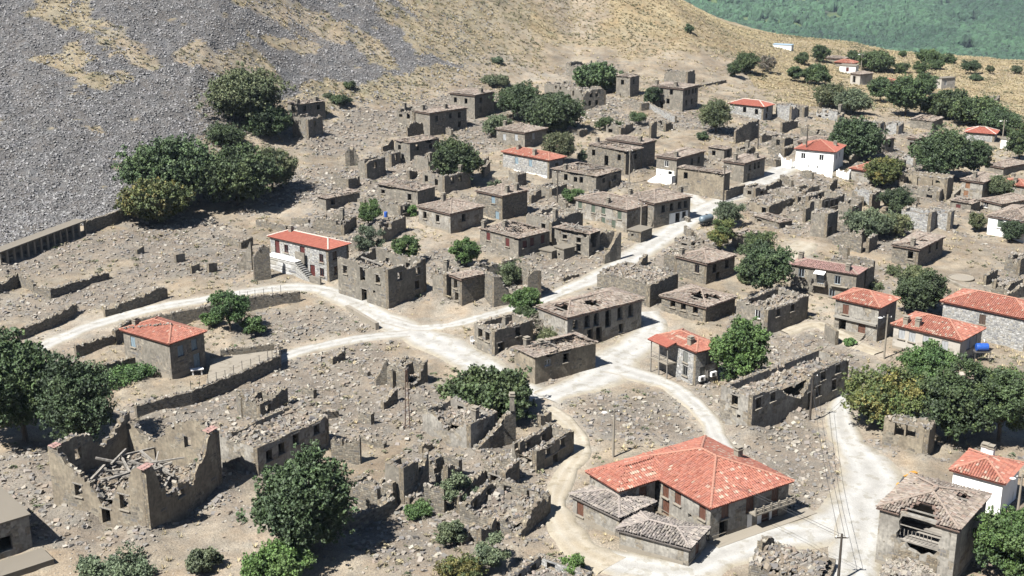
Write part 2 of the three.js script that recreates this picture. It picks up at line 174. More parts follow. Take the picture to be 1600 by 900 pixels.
['ruin',13.94,6.21,263.02,0.869,2.82,2.54,1.61,0.0,'tiny stone pen beneath the wide dark oak',{dmg:0.35,wall:'m',fill:0.2}],
['ruin',-11.79,0.0,105.56,1.041,2.2,3.67,2.57,0.0,'roofless stone room joined to the slender corner under the fig tree',{dmg:0.3,wall:'m',fill:0.15,R:'o.5,.6'}],
['ruin',-2.66,0.0,99.56,0.927,2.75,2.83,1.97,-0.0,'small stone room between the round bushes',{dmg:0.4,wall:'m',L:'d.5,.4',fill:0.2}],
['ruin',-6.09,0.0,110.82,0.973,2.31,2.4,2.53,0.0,'broken stone room wrapped round the green bush',{dmg:0.35,wall:'m',fill:0.1,tl:[1,0.6,0.5,0.9]}],
['ruin',-4.33,3.13,210.8,0.916,3.17,2.48,2.44,0.0,'stone shell behind the blue shuttered square house',{dmg:0.2,wall:'m',fill:0.4,L:'o.5,.65'}],
['ruin',20.73,1.12,172.35,0.899,3.25,2.2,2.25,0.0,'stone shell above the rubble filled dry stone ruin',{dmg:0.25,wall:'m',fill:0.5}],
['ruin',42.59,3.25,218.89,0.784,3.7,2.57,2.06,0.0,'roadside stone shell opposite the grey corner house',{dmg:0.25,fill:0.4,L:'o.5,.6',R:'o.5,.6'}],
['ruin',56.59,2.29,207.48,0.883,3.93,2.52,2.74,0.0,'grey shell left of the grey green thicket',{dmg:0.2,fill:0.3,R:'o.5,.65'}],
['ruin',89.0,3.0,270.77,0.774,4.57,2.92,2.21,-0.08,'pale shell beneath the dark tree belt',{dmg:0.2,wall:'s',fill:0.3}],
['ruin',55.27,4.57,256.86,0.886,3.8,2.93,2.63,-0.01,'upper stone shell left of the white villa',{dmg:0.25,wall:'m',fill:0.4,L:'o.5,.6'}],
['ruin',-22.8,4.88,238.67,0.989,2.85,2.38,2.7,0.0,'grey shell left of the half collapsed house',{dmg:0.2,fill:0.4,R:'o.5,.65'}],
['ruin',-28.97,3.87,222.26,0.988,3.12,3.01,2.32,0.0,'stone shell on the rubble slope above the plane trees',{dmg:0.3,wall:'m',fill:0.5}],
];
const PLANTS=[
['olive',-53.08,254.27,0.0,17.14,10.79,1.53,0,'tall loose grey green tree standing on the scree edge',null],
['oak',-47.89,252.4,-0.32,9.3,6.58,0.0,0,'dark tree beside the square tower house',null],
['dark',-54.65,242.92,0.12,7.86,3.42,0.0,0,'low dense dark evergreen on the scree edge',null],
['oak',-58.13,214.21,0.33,17.33,10.14,2.19,0,'broad dark plane tree with spreading crown below the scree','plane trees below the scree'],
['oak',-46.79,213.19,-0.22,15.31,9.36,1.53,0,'broad dark plane tree with spreading crown below the scree','plane trees below the scree'],
['olive',-42.49,221.7,0.45,8.84,7.81,0.0,0,'grey green plane tree at the end of the scree grove',null],
['yellow',-56.66,203.06,-1.25,11.29,6.87,1.67,0,'yellowing plane tree over the dry terrace',null],
['oak',-50.4,122.19,-0.66,10.61,11.52,0.0,0,'large dark oak at the foot of the lane',null],
['oak',-44.47,120.26,0.26,8.37,10.79,0.13,0,'second large dark oak behind the shattered plastered house',null],
['light',-36.26,155.92,-0.08,5.44,5.53,1.15,0,'slim light green fruit tree in the walled garden',null],
['dark',-17.93,98.88,0.28,8.83,9.0,0.0,0,'large dense fig tree beside the earth filled house',null],
['grey',-29.67,112.21,-0.06,2.83,4.09,0.25,0,'grey bush leaning on the shattered plastered house',null],
['oak',-2.23,129.38,0.0,10.32,5.08,0.0,0,'round dense green tree beside the earth filled ruin',null],
['light',-23.41,202.9,0.26,4.91,3.82,0.63,0,'small bright tree inside the low tan yard house',null],
['grey',-21.82,185.93,0.19,5.02,5.25,0.19,0,'pale grey bush between notched ruin and stone house',null],
['light',-15.84,183.54,-0.19,4.58,4.64,0.19,0,'bright young tree inside the big roofless house',null],
['light',-6.66,182.95,-0.19,5.33,4.14,0.19,0,'bright bushy fig below the grey tiled house',null],
['olive',-0.45,173.42,-0.14,5.17,3.92,0.36,0,'olive green tree growing inside the broken stone house',null],
['light',1.53,161.39,0.08,4.93,4.0,1.36,0,'wispy pale green tree beside the track',null],
['dark',1.51,158.62,0.17,3.68,2.33,0.0,0,'dark bush behind the low roofless house',null],
['olive',5.49,152.46,-0.08,4.69,2.42,0.16,0,'green bush growing on the caved tile roof',null],
['dead',4.12,155.93,1.24,6.59,3.45,0.0,0,'dry leafless scrub by the long tiled house',null],
['oak',-10.01,228.31,-0.58,10.01,7.47,0.23,0,'round green tree between two roofless houses',null],
['oak',0.0,277.82,1.82,10.34,8.09,0.56,0,'dark oak above the grey house on the slope',null],
['dark',8.37,267.94,0.34,13.37,8.11,0.27,0,'widest dark oak among the slope houses',null],
['grey',-2.67,264.32,0.0,6.93,4.65,0.0,0,'grey green shrub left of the slope oaks',null],
['olive',8.94,240.99,0.0,7.1,6.92,0.98,0,'thin olive tree behind the orange roofed house',null],
['oak',20.81,308.65,-0.46,11.71,6.33,0.31,0,'green tree in front of the highest ruin',null],
['dark',31.62,292.07,0.29,4.68,5.04,0.29,0,'dark tree at the corner of the large hill foot house',null],
['olive',43.26,269.81,-0.14,7.89,7.46,0.54,0,'open grey green olive left of the pale stone house',null],
['dark',50.07,366.77,-0.09,2.71,2.44,0.0,0,'single dark shrub high on the dry ridge',null],
['oak',62.42,344.83,0.34,6.86,5.53,0.34,0,'dark rounded tree on the dry ridge',null],
['oak',58.17,335.76,-0.25,4.51,3.81,0.0,0,'gnarled bush beside a rounded ridge tree',null],
['dead',69.55,351.4,0.0,5.24,5.02,0.35,0,'bare branched tree on the dry ridge',null],
['oak',94.11,393.58,0.1,5.66,5.24,0.39,0,'dark distant tree beside the plateau houses','trees along the plateau track'],
['oak',86.08,382.06,0.0,4.55,3.98,0.38,0,'dark distant tree beside the plateau houses','trees along the plateau track'],
['oak',76.16,345.8,-0.17,4.48,4.63,0.34,0,'dark distant tree beside the plateau houses','trees along the plateau track'],
['oak',80.69,345.79,0.95,8.1,5.82,0.34,0,'dark distant tree beside the plateau houses','trees along the plateau track'],
['oak',107.31,384.07,0.95,11.07,5.99,0.38,0,'dark distant tree beside the plateau houses','trees along the plateau track'],
['oak',105.44,400.22,0.3,4.96,3.96,0.0,0,'dark distant tree beside the plateau houses','trees along the plateau track'],
['oak',115.26,381.13,0.0,4.55,3.59,0.38,0,'dark distant tree beside the plateau houses','trees along the plateau track'],
['oak',127.12,420.57,0.1,2.71,1.97,0.0,0,'dark distant tree beside the plateau houses','trees along the plateau track'],
['oak',129.53,406.01,1.61,8.46,3.66,0.0,0,'dark distant tree beside the plateau houses','trees along the plateau track'],
['oak',135.72,404.6,0.2,6.83,2.91,0.0,0,'dark distant tree beside the plateau houses','trees along the plateau track'],
['oak',119.47,380.02,1.51,5.67,3.72,0.0,0,'dark distant tree beside the plateau houses','trees along the plateau track'],
['oak',128.65,391.13,0.19,5.05,2.89,0.39,0,'dark distant tree beside the plateau houses','trees along the plateau track'],
['olive',77.24,310.7,-0.31,8.1,5.49,0.31,0,'loose olive below the plateau houses',null],
['grey',81.59,304.37,-0.61,9.17,5.61,0.31,0,'grey green thicket tree above the stone ruins',null],
['oak',93.83,325.95,-0.24,6.36,6.55,0.33,0,'dense green tree in the belt above the village','tree belt above the village'],
['oak',94.53,306.02,0.08,9.68,9.5,0.92,0,'dense green tree in the belt above the village','tree belt above the village'],
['oak',108.7,339.75,0.85,7.13,6.11,0.34,0,'dense green tree in the belt above the village','tree belt above the village'],
['oak',104.45,304.74,0.0,10.41,6.78,0.92,0,'dense green tree in the belt above the village','tree belt above the village'],
['oak',107.68,296.74,0.0,11.65,6.51,0.0,0,'dense green tree in the belt above the village','tree belt above the village'],
['oak',110.23,287.67,0.58,9.28,5.26,0.0,0,'dense green tree in the belt above the village','tree belt above the village'],
['oak',104.2,259.33,-0.13,5.53,7.35,0.26,0,'dense green tree in the belt above the village','tree belt above the village'],
['oak',101.24,307.73,0.46,6.8,4.58,0.0,0,'dense green tree in the belt above the village','tree belt above the village'],
['dark',135.45,380.3,-0.09,6.24,4.07,0.57,0,'wide dark thicket alone on the dry plateau',null],
['dark',132.54,367.47,0.18,3.66,1.66,0.0,0,'low dark bush on the dry plateau',null],
['olive',141.32,380.31,0.0,2.65,2.35,0.76,0,'tiny umbrella shaped olive on the dry plateau','small olives on the plateau'],
['olive',149.58,381.65,0.19,3.8,2.49,0.57,0,'tiny umbrella shaped olive on the dry plateau','small olives on the plateau'],
['dark',69.79,253.89,-0.84,10.95,7.29,0.26,0,'large dark round tree behind the white villa',null],
['yellow',67.69,230.14,0.35,7.29,5.87,0.47,0,'olive yellow tree shading the small orange roofed house',null],
['oak',82.09,240.5,-0.25,10.78,9.13,0.49,0,'broad green tree above the roofless shell with square gaps',null],
['oak',88.24,240.5,-0.25,6.86,7.57,1.23,0,'green tree beside the house with boarded windows',null],
['dark',66.71,213.62,-0.99,6.36,4.14,0.0,0,'dark green bush below the roofless shell',null],
['grey',55.99,197.74,0.51,7.97,4.88,0.2,0,'grey green thicket among the rubble walls',null],
['olive',61.43,198.86,0.0,5.75,3.45,0.0,0,'olive thicket above the lone stone house',null],
['olive',87.49,224.81,-0.23,5.53,4.94,0.46,0,'bronze green tree before the boarded house',null],
['oak',36.36,181.47,-0.09,6.04,6.19,0.0,0,'green tree on the slope by the rubble heap house',null],
['oak',35.31,168.37,-0.88,7.06,8.0,1.06,0,'big green tree overhanging the white walled ruin',null],
['grey',35.19,203.32,0.1,5.24,4.23,0.21,0,'grey olive beside the road and tank trailer',null],
['yellow',31.68,188.56,0.2,5.08,5.12,1.37,0,'crooked yellow green tree behind the tiled stone house',null],
['light',25.53,137.38,0.59,6.62,8.29,1.18,0,'tall bright green tree against the rough stone house',null],
['dark',54.47,163.32,0.17,7.22,5.94,0.34,0,'dark spreading tree behind the cream house',null],
['yellow',40.38,126.12,-0.55,9.0,5.9,0.89,0,'yellow green walnut hanging over the pale road bend',null],
['light',48.46,138.9,-0.07,6.39,4.44,0.0,0,'bright tree in front of the cream house',null],
['oak',45.38,122.6,0.2,7.32,8.44,0.0,0,'leafy walnut tree above the tan house front','walnut trees by the bend'],
['oak',50.64,122.75,-0.27,7.46,8.86,0.0,0,'leafy walnut tree above the tan house front','walnut trees by the bend'],
['light',41.03,94.57,0.43,6.38,6.88,0.27,0,'broad pine green tree beside the shattered house',null],
['dark',79.65,197.47,0.1,3.88,3.19,0.41,0,'small dark tree against the white house',null],
['olive',76.03,202.99,-0.05,3.25,3.35,0.42,0,'small olive before the rust red door',null],
['grey',-5.19,106.83,0.12,4.01,3.55,0.12,1,'grey green bush inside the crumbling walls',null],
['grey',-5.29,100.02,0.11,3.23,2.72,0.11,1,'round grey green bush below the crumbling ruin',null],
['grey',-1.61,95.59,-0.11,3.64,3.24,0.11,1,'larger round bush right of the yellow shrub',null],
['yellow',-4.24,94.23,-0.05,4.98,1.61,0.0,1,'yellow leaved shrub at the foot of the crumbling ruin',null],
['light',-18.53,94.23,-0.53,6.35,2.76,0.0,1,'light green undergrowth below the fig tree',null],
['light',-8.76,105.68,0.15,3.21,0.72,0.0,1,'low green weeds beside the slender corner',null],
['light',-33.12,154.61,0.12,3.52,2.8,0.16,1,'green bush in the walled garden',null],
['light',-39.23,158.16,0.08,3.17,1.52,0.0,1,'low bush beside the garden steps',null],
['light',-43.96,140.64,-1.13,7.51,0.5,0.0,1,'green hedge below the orange roofed lane house',null],
['light',-27.52,122.19,0.17,2.32,1.19,0.27,1,'bright weeds growing inside the earth filled house',null],
['light',4.79,94.75,0.11,2.55,1.5,0.0,1,'bright shrub in front of the barred window',null],
['grey',-35.48,94.23,2.12,7.41,0.51,0.0,1,'scrub at the bottom of the rubble bank',null],
['grey',-25.73,95.59,0.0,3.22,1.86,0.11,1,'dry scrub below the shattered plastered house',null],
['oak',19.67,269.18,0.54,5.15,2.94,0.0,1,'green bush left of the small arched ruin',null],
['oak',27.32,274.15,0.0,4.97,3.02,0.0,1,'round green bush right of the small arched ruin',null],
['oak',39.33,262.2,0.0,3.18,1.65,0.0,1,'small round green bush on the dry yard',null],
['light',10.15,215.35,0.17,4.08,2.34,0.0,1,'bright green weeds above the shuttered house',null],
['light',-16.94,208.58,0.16,2.47,1.97,0.0,1,'green shrub at the low rubble topped house',null],
['oak',-37.27,275.61,0.21,5.66,1.75,0.0,1,'widest low bush on the stony slope',null],
['oak',-36.2,284.43,0.07,2.7,1.42,0.0,1,'oval bush above the stony slope path',null],
['grey',-39.48,278.03,-0.35,2.36,0.84,0.0,1,'smallest grey bush on the slope',null],
['grey',-4.0,322.58,0.08,4.0,1.42,0.0,1,'low bush on the dry slope above the houses',null],
['grey',-4.61,308.01,0.61,7.98,1.42,0.0,1,'grey scrub behind the highest grey house',null],
['grey',13.54,242.43,0.0,2.46,2.31,0.0,1,'grey scrub beside the debris topped house',null],
['light',42.63,151.73,-0.24,1.45,0.82,0.0,1,'round bush by the tan house steps',null],
['olive',76.61,228.83,0.29,2.92,1.54,0.0,1,'scrub beside the roofless shell',null],
['olive',49.75,172.94,0.0,5.43,1.25,0.0,1,'weeds behind the balcony house',null],
['olive',44.81,171.18,0.09,1.97,1.26,0.0,1,'weeds in the yard of the tan red roofed house',null],
['olive',57.35,178.84,0.23,6.06,0.96,0.0,1,'green weeds under the lone stone house',null],
['olive',33.02,175.72,0.46,2.75,0.63,0.0,1,'weeds beside the tiled stone house',null],
['grey',-3.18,222.48,0.0,3.18,2.04,0.23,1,'grey bush above the blue shuttered house',null],
];
const WALLS=[
['m',0.5,0.35,[[-62.48,153.25,1.29],[-59.91,157.65,1.31],[-58.04,162.74,1.44]],'pale topped curving retaining wall above the oaks'],
['m',0.5,0.35,[[-53.44,147.85,1.25],[-49.83,151.61,1.36]],'short stone wall on the low side of the lane'],
['m',0.5,0.12,[[-49.79,152.03,1.7],[-48.97,155.7,1.73],[-44.23,158.16,1.76],[-39.84,160.92,1.78],[-34.53,164.25,1.81],[-28.95,167.21,1.47]],'long dark retaining wall holding up the lane'],
['m',0.5,0.12,[[-40.46,128.13,1.49],[-35.58,132.33,1.53],[-31.02,137.97,1.73],[-27.57,143.63,1.63]],'tall stone garden wall with wire fence'],
['m',0.5,0.12,[[-49.01,140.22,1.28],[-45.07,144.06,1.31]],'small terrace wall beside the orange roofed lane house'],
['m',0.5,0.12,[[-35.81,148.09,0.67],[-33.24,149.01,0.67],[-29.0,150.57,0.68]],'low wall of the garden terrace'],
['m',0.5,0.12,[[-27.79,143.63,1.63],[-28.97,149.95,1.52]],'end wall of the garden terrace'],
['c',0.5,0.02,[[-22.48,164.5,0.54],[-17.64,156.81,0.96]],'low concrete kerb wall beside the junction'],
['m',0.5,0.12,[[-67.1,196.12,1.88],[-64.38,199.98,1.91],[-61.92,206.03,1.74]],'dark retaining wall at the foot of the scree'],
['m',0.5,0.35,[[-70.94,169.28,1.48],[-69.75,173.36,1.7],[-66.63,170.39,1.3]],'broken dark terrace wall by the water channel'],
['m',0.5,0.35,[[-66.19,169.4,1.11],[-63.49,168.21,1.29],[-58.0,176.47,0.96]],'long shaded terrace wall on the dry bank'],
['m',0.5,0.35,[[-53.95,161.36,0.89],[-50.63,164.71,1.45],[-47.57,168.7,1.66]],'low bank wall above the lane'],
['m',0.5,0.12,[[-45.99,194.64,0.94],[-41.81,190.83,0.92],[-40.3,192.75,1.24]],'pale low yard wall beside the buttress'],
['m',0.5,0.12,[[-41.65,202.07,1.07],[-36.2,198.74,1.06]],'walled yard edge behind the new red roof'],
['m',0.5,0.12,[[46.13,317.71,0.47],[54.94,329.1,0.49]],'thin field wall running along the dry slope'],
['m',0.5,0.4,[[-31.63,239.44,2.22],[-30.78,239.51,3.32],[-29.99,240.02,2.96],[-29.15,240.09,1.24]],'single ragged wall tooth above the rubble slope'],
['p',0.5,0.12,[[28.63,261.28,3.19],[30.13,264.16,3.48]],'tall thin wall sliver beside the pinkish roof'],
['p',0.5,0.2,[[13.81,183.25,1.38],[14.62,183.84,1.98],[15.55,184.73,3.77],[16.36,185.33,4.27]],'tall curved wall shard beside the rising road'],
['m',0.5,0.12,[[46.19,261.93,2.4],[47.91,263.44,3.48],[49.79,265.04,3.77],[51.81,267.3,3.8]],'large dark inner wall above the small caved house'],
['s',0.5,0.12,[[30.83,290.0,1.46],[35.48,277.69,1.4]],'long low stone wall below the large hill foot house'],
['m',0.5,0.5,[[-21.51,261.48,2.13],[-19.91,263.19,2.94],[-18.3,264.91,1.34]],'ragged stone stub before the long shaded house'],
['p',0.5,0.12,[[37.23,217.62,1.71],[41.55,223.31,1.51]],'low plastered wall along the road fork'],
['m',0.5,0.12,[[54.95,190.31,2.24],[56.98,193.06,2.06]],'shaded stone stub behind the balcony house'],
['m',0.5,0.4,[[50.34,194.61,1.46],[51.73,192.06,2.46],[53.75,190.23,2.65]],'ragged stone wall behind the white plastered rooms'],
['m',0.5,0.3,[[-15.66,137.97,1.1],[-14.44,138.38,2.99],[-13.4,139.19,1.27]],'dark jagged wall stub in the central rubble'],
['m',0.5,0.3,[[-13.65,136.97,2.04],[-12.43,138.17,2.36],[-11.21,139.81,2.7]],'tall jagged wall stub with chimney hump in the central rubble'],
['m',0.5,0.2,[[-9.45,106.96,1.04],[-8.92,107.87,0.92],[-8.41,109.2,2.37],[-7.84,110.55,4.36]],'ragged wall rising beside the slender corner'],
['m',0.5,0.12,[[-8.08,106.83,2.33],[-6.21,106.06,2.32]],'square stone block wall by the green bush'],
['m',0.5,0.15,[[-15.15,102.12,1.26],[-12.92,103.57,1.27],[-10.7,105.81,1.55]],'curving low wall under the fig tree'],
['m',0.5,0.2,[[-3.73,118.08,0.7],[-2.27,119.32,1.83],[-0.92,120.58,2.97],[0.4,121.54,4.26]],'sloping stone wall climbing to a chimney stack'],
['p',0.5,0.05,[[-40.03,180.02,0.97],[-38.91,180.03,2.92],[-38.01,179.74,4.65]],'tall plastered buttress beside the ruined arch'],
['m',0.5,0.3,[[-36.84,175.56,3.8],[-34.66,176.66,4.96]],'ruined arch wall left of the new red roof'],
['m',0.5,0.35,[[-18.07,117.47,2.09],[-16.62,117.16,2.08],[-15.11,116.86,2.63]],'dark wall stubs right of the earth filled house'],
['m',0.5,0.2,[[21.01,96.45,2.28],[22.29,97.77,1.82]],'upright wall stub on the rubble filled ruin'],
['m',0.5,0.12,[[61.58,213.81,2.92],[64.1,217.37,2.73]],'dark stone stub among grey thickets'],
['m',0.5,0.12,[[-5.08,231.81,1.68],[-4.07,235.39,2.19]],'leaning stone stub below the round green tree'],
['m',0.5,0.5,[[52.34,203.07,1.08],[55.0,201.16,1.5]],'low rubble wall above the stone stubs'],
['m',0.5,0.5,[[51.42,253.78,1.3],[54.13,251.18,1.8],[57.34,257.38,1.05]],'crumbled wall above the village road bend'],
['m',0.5,0.5,[[52.0,263.89,1.61],[56.01,267.31,1.09]],'stub wall in the upper rubble field'],
['m',0.5,0.4,[[61.5,270.76,1.93],[64.16,267.35,2.18]],'ruined wall behind the white villa'],
['m',0.5,0.4,[[-27.14,129.02,0.75],[-28.7,128.13,2.52],[-29.8,130.84,2.27]],'broken inner wall above the earth filled house'],
['m',0.5,0.3,[[-26.07,130.84,1.81],[-24.91,132.33,1.98]],'dark wall corner in the upper rubble'],
['p',0.5,0.2,[[-56.69,186.77,1.0],[-55.96,188.01,1.21]],'small pale stub on the dry terrace'],
['p',0.5,0.1,[[-49.82,182.85,1.48],[-48.78,184.04,1.39]],'square grey block stub on the dry terrace'],
['p',0.5,0.1,[[-46.47,178.3,1.35],[-45.52,179.44,1.36]],'second block stub on the dry terrace'],
['p',0.5,0.1,[[-44.09,178.88,1.55],[-43.12,180.01,1.36]],'third block stub on the dry terrace'],
['c',0.5,0.02,[[62.29,176.77,0.58],[63.51,173.47,0.57],[67.27,168.77,0.56]],'pale terrace edging above the stone barn'],
['w',0.2,0,[[54.34,243.01,1.13],[56.29,239.44,1.11],[60.2,236.32,1.22]],'white parapet of the villa yard'],
['w',0.2,0,[[61.2,237.47,1.23],[62.99,234.93,1.22],[64.78,240.14,0.99]],'white side parapet of the villa yard'],
['w',0.2,0,[[52.28,247.65,1.27],[52.02,242.56,1.5],[53.61,241.87,1.5]],'curved white gate wall with blue posts'],
['p',0.5,0.03,[[39.66,153.85,2.06],[40.54,151.71,1.87]],'grey yard wall left of the tan red roofed house'],
['p',0.5,0.12,[[69.71,223.26,1.4],[71.0,219.13,1.38]],'low tan wall in front of the roofless shell'],
['c',0.5,0.02,[[70.61,232.51,0.97],[75.99,237.36,1.23]],'grey retaining slab wall by the shading tree'],
['m',0.5,0.12,[[-4.15,99.33,0.74],[-3.25,100.71,0.87]],'small stone pit edge by the round bush'],
['m',0.5,0.3,[[58.57,275.38,1.95],[63.06,280.77,1.71]],'square stub in the upper rubble field'],
['m',0.5,0.4,[[75.11,281.15,1.14],[79.16,284.65,1.44],[83.1,289.59,1.32]],'low broken wall beneath the plateau thicket'],
['m',0.5,0.3,[[67.79,175.32,1.34],[70.51,178.3,1.55]],'dark pit wall beyond the stone barn'],
['m',0.5,0.3,[[67.96,167.74,1.11],[72.04,171.07,1.87]],'broken wall end beyond the stone barn'],
['m',0.5,0.3,[[74.37,246.27,1.52],[76.4,249.41,2.05]],'small stub wall beside the shading tree'],
['m',0.5,0.4,[[80.91,248.75,1.54],[84.24,247.24,1.15]],'stone stub behind the roofless shell'],
['m',0.5,0.4,[[45.37,224.15,0.94],[49.14,228.09,1.42]],'earth filled wall line along the upper road'],
['m',0.5,0.4,[[49.57,232.63,1.09],[51.01,229.24,0.95]],'crumbled wall below the upper road'],
['m',0.5,0.4,[[59.97,220.99,1.62],[60.63,216.92,1.37]],'ragged wall among the thickets'],
['m',0.5,0.4,[[-14.8,266.94,0.81],[-12.64,263.64,1.21]],'tiny stub below the long shaded house'],
['m',0.5,0.4,[[7.33,175.58,0.57],[9.73,177.79,0.48]],'half buried wall on the rubble bank'],
['m',0.5,0.3,[[-24.0,135.58,0.78],[-22.34,134.23,0.93]],'leaning slab wall in the central rubble'],
['m',0.5,0.5,[[-20.4,128.13,0.67],[-18.93,129.02,0.6]],'stone heap wall right of the earth filled house'],
['m',0.5,0.3,[[27.71,207.28,0.66],[28.95,204.47,0.65]],'low stone kerb by the rising road'],
['m',0.5,0.3,[[3.25,96.88,0.55],[2.24,95.27,0.54]],'collapsed wall beside the lower track'],
['m',0.5,0.35,[[-4.79,105.56,1.67],[-3.31,109.46,1.98],[-1.25,114.49,1.5]],'long stone wall beside the green bush'],
['m',0.5,0.3,[[-14.92,107.35,1.82],[-13.38,108.4,2.23]],'rough wall pair under the fig tree'],
['m',0.5,0.35,[[-13.28,108.0,1.31],[-11.37,110.0,1.72]],'ragged wall joining the slender corner'],
['m',0.5,0.3,[[13.54,189.33,2.63],[15.6,190.59,2.85]],'broken back wall of the wrecked house'],
['m',0.5,0.3,[[48.49,205.64,2.39],[50.56,208.77,2.86]],'upright stub by the chimney tower block'],
['s',0.5,0.3,[[60.33,220.62,2.31],[62.25,216.72,2.73]],'pale stone wall with a gap above the thickets'],
['m',0.5,0.3,[[74.88,243.23,1.76],[77.36,247.45,1.79]],'stub at the corner of the roofless shell'],
['c',0.5,0.02,[[78.89,223.25,1.05],[84.35,231.91,1.33],[91.1,245.17,1.02]],'sloping concrete stair wall beside the boarded house'],
['m',0.5,0.5,[[-25.48,249.07,1.53],[-23.39,251.17,1.93]],'twin wall teeth above the low rubble house'],
['m',0.5,0.3,[[-36.16,203.51,1.08],[-32.97,201.14,1.39]],'stone yard wall behind the tumbled chimney ruin'],
['m',0.5,0.4,[[-10.57,130.84,0.61],[-7.61,128.13,0.75]],'fallen wall line before the earth filled grey ruin'],
['m',0.5,0.5,[[-15.92,122.19,0.5],[-13.11,120.58,0.64]],'half buried wall in the lower rubble'],
['m',0.5,0.5,[[-33.34,110.28,0.4],[-30.73,108.27,0.53]],'low stone line below the shattered house'],
['m',0.5,0.5,[[18.35,120.58,0.5],[20.23,122.19,0.58]],'fallen stone line behind the mansion'],
['m',0.5,0.5,[[29.96,130.9,0.53],[31.26,128.75,0.6]],'low stone line in the rubble behind the pole'],
['m',0.5,0.35,[[-32.76,229.52,1.43],[-30.6,226.29,1.65]],'squat stone wall stub on the slope below the square tower'],
['m',0.5,0.35,[[-25.46,238.55,1.6],[-24.02,241.34,1.24]],'ragged stone wall stub near the lone box ruin'],
['m',0.5,0.35,[[-18.75,229.94,1.67],[-17.53,232.57,1.08]],'leaning stone wall stub by the chimney house'],
['m',0.5,0.35,[[-26.92,215.23,0.9],[-25.13,212.97,1.34]],'toothed stone wall stub by the walled yard with the barrel'],
['m',0.5,0.35,[[-12.3,242.23,1.25],[-10.69,238.98,0.99]],'stepped stone wall stub above the round green tree'],
['m',0.5,0.35,[[-5.83,239.04,1.11],[-4.42,241.87,1.49]],'split stone wall stub left of the orange roofed stone house'],
['m',0.5,0.35,[[3.31,215.34,1.36],[5.13,217.68,1.59]],'broad stone wall stub under the orange roofed stone house'],
['m',0.5,0.35,[[7.89,213.81,1.35],[9.12,211.55,1.0]],'narrow stone wall stub behind the shuttered house'],
['m',0.5,0.35,[[14.35,215.35,1.13],[15.83,217.68,1.37]],'pointed stone wall stub below the beam wrecked long house'],
['m',0.5,0.35,[[17.75,224.15,1.4],[19.43,226.66,1.06]],'worn stone wall stub beside the stairs of the whitewashed porch'],
['m',0.5,0.35,[[18.86,181.2,0.98],[20.23,183.54,1.39]],'squat stone wall stub at the end of the rising road'],
['m',0.5,0.35,[[27.42,198.23,1.27],[28.39,196.23,1.05]],'ragged stone wall stub by the heap ruin on the road'],
['m',0.5,0.35,[[66.97,248.85,1.54],[69.49,252.7,1.3]],'leaning stone wall stub below the white villa'],
['m',0.5,0.35,[[67.08,238.62,1.73],[67.55,235.78,1.22]],'toothed stone wall stub under the shading olive yellow tree'],
['m',0.5,0.35,[[66.09,219.31,1.61],[68.02,222.14,2.09]],'stepped stone wall stub below the low front rooms'],
['m',0.5,0.35,[[66.52,208.5,1.54],[68.7,211.46,2.23]],'split stone wall stub above the lone stone house'],
['m',0.5,0.35,[[88.16,272.51,1.39],[88.87,269.45,1.24]],'broad stone wall stub near the broad tree'],
['m',0.5,0.35,[[92.67,265.2,1.22],[96.05,269.64,1.65]],'narrow stone wall stub by the pale stone barn'],
['m',0.5,0.35,[[79.45,272.05,1.25],[79.79,268.35,1.1]],'pointed stone wall stub behind the dark sided house'],
['m',0.5,0.35,[[71.14,272.0,1.38],[74.01,276.79,1.69]],'worn stone wall stub behind the old tiled villa annex'],
['m',0.5,0.35,[[-16.5,127.25,1.19],[-14.98,125.87,1.47]],'squat stone wall stub in the lower rubble beside the fig'],
['m',0.5,0.35,[[-14.09,130.84,0.91],[-12.7,132.7,1.68]],'ragged stone wall stub in the rubble near the lattice pole'],
['m',0.5,0.35,[[-7.29,122.19,1.15],[-6.24,120.9,1.71]],'leaning stone wall stub before the slender corner'],
['m',0.5,0.35,[[-9.02,118.23,1.4],[-8.07,119.63,0.99]],'toothed stone wall stub beside the ragged rising wall'],
['m',0.5,0.35,[[-2.37,107.61,1.17],[-1.32,109.2,1.58]],'stepped stone wall stub inside the crumbling ruin'],
['m',0.5,0.35,[[1.93,118.08,1.54],[3.18,116.56,1.11]],'split stone wall stub of the corner house with bright gaps'],
['m',0.5,0.35,[[3.06,125.87,1.18],[4.25,126.9,1.33]],'broad stone wall stub behind the corner house with bright gaps'],
['m',0.5,0.35,[[-21.62,144.94,0.82],[-20.29,146.73,1.33]],'narrow stone wall stub below the garden wall fence'],
['m',0.5,0.35,[[-18.16,141.7,1.13],[-16.94,140.23,0.8]],'pointed stone wall stub in the central rubble'],
['m',0.5,0.35,[[-21.88,122.19,0.72],[-21.05,121.06,1.0]],'worn stone wall stub beside the earth filled house'],
['m',0.5,0.35,[[46.85,212.21,1.56],[48.69,214.73,2.03]],'squat stone wall stub above the tan roadside ruin'],
['m',0.5,0.35,[[54.38,236.21,1.22],[55.74,233.64,1.45]],'ragged stone wall stub under the villa parapet'],
['m',0.5,0.35,[[57.23,225.76,1.41],[59.34,228.75,1.9]],'leaning stone wall stub beside the long dark wall'],
['m',0.5,0.35,[[46.58,220.95,1.39],[47.7,218.62,0.92]],'toothed stone wall stub near the roadside ruin'],
['m',0.5,0.35,[[49.93,188.73,1.42],[50.65,186.89,1.81]],'stepped stone wall stub behind the balcony house chimney'],
['m',0.5,0.35,[[54.09,193.53,1.66],[55.86,195.67,2.09]],'split stone wall stub behind the white plastered rooms'],
];
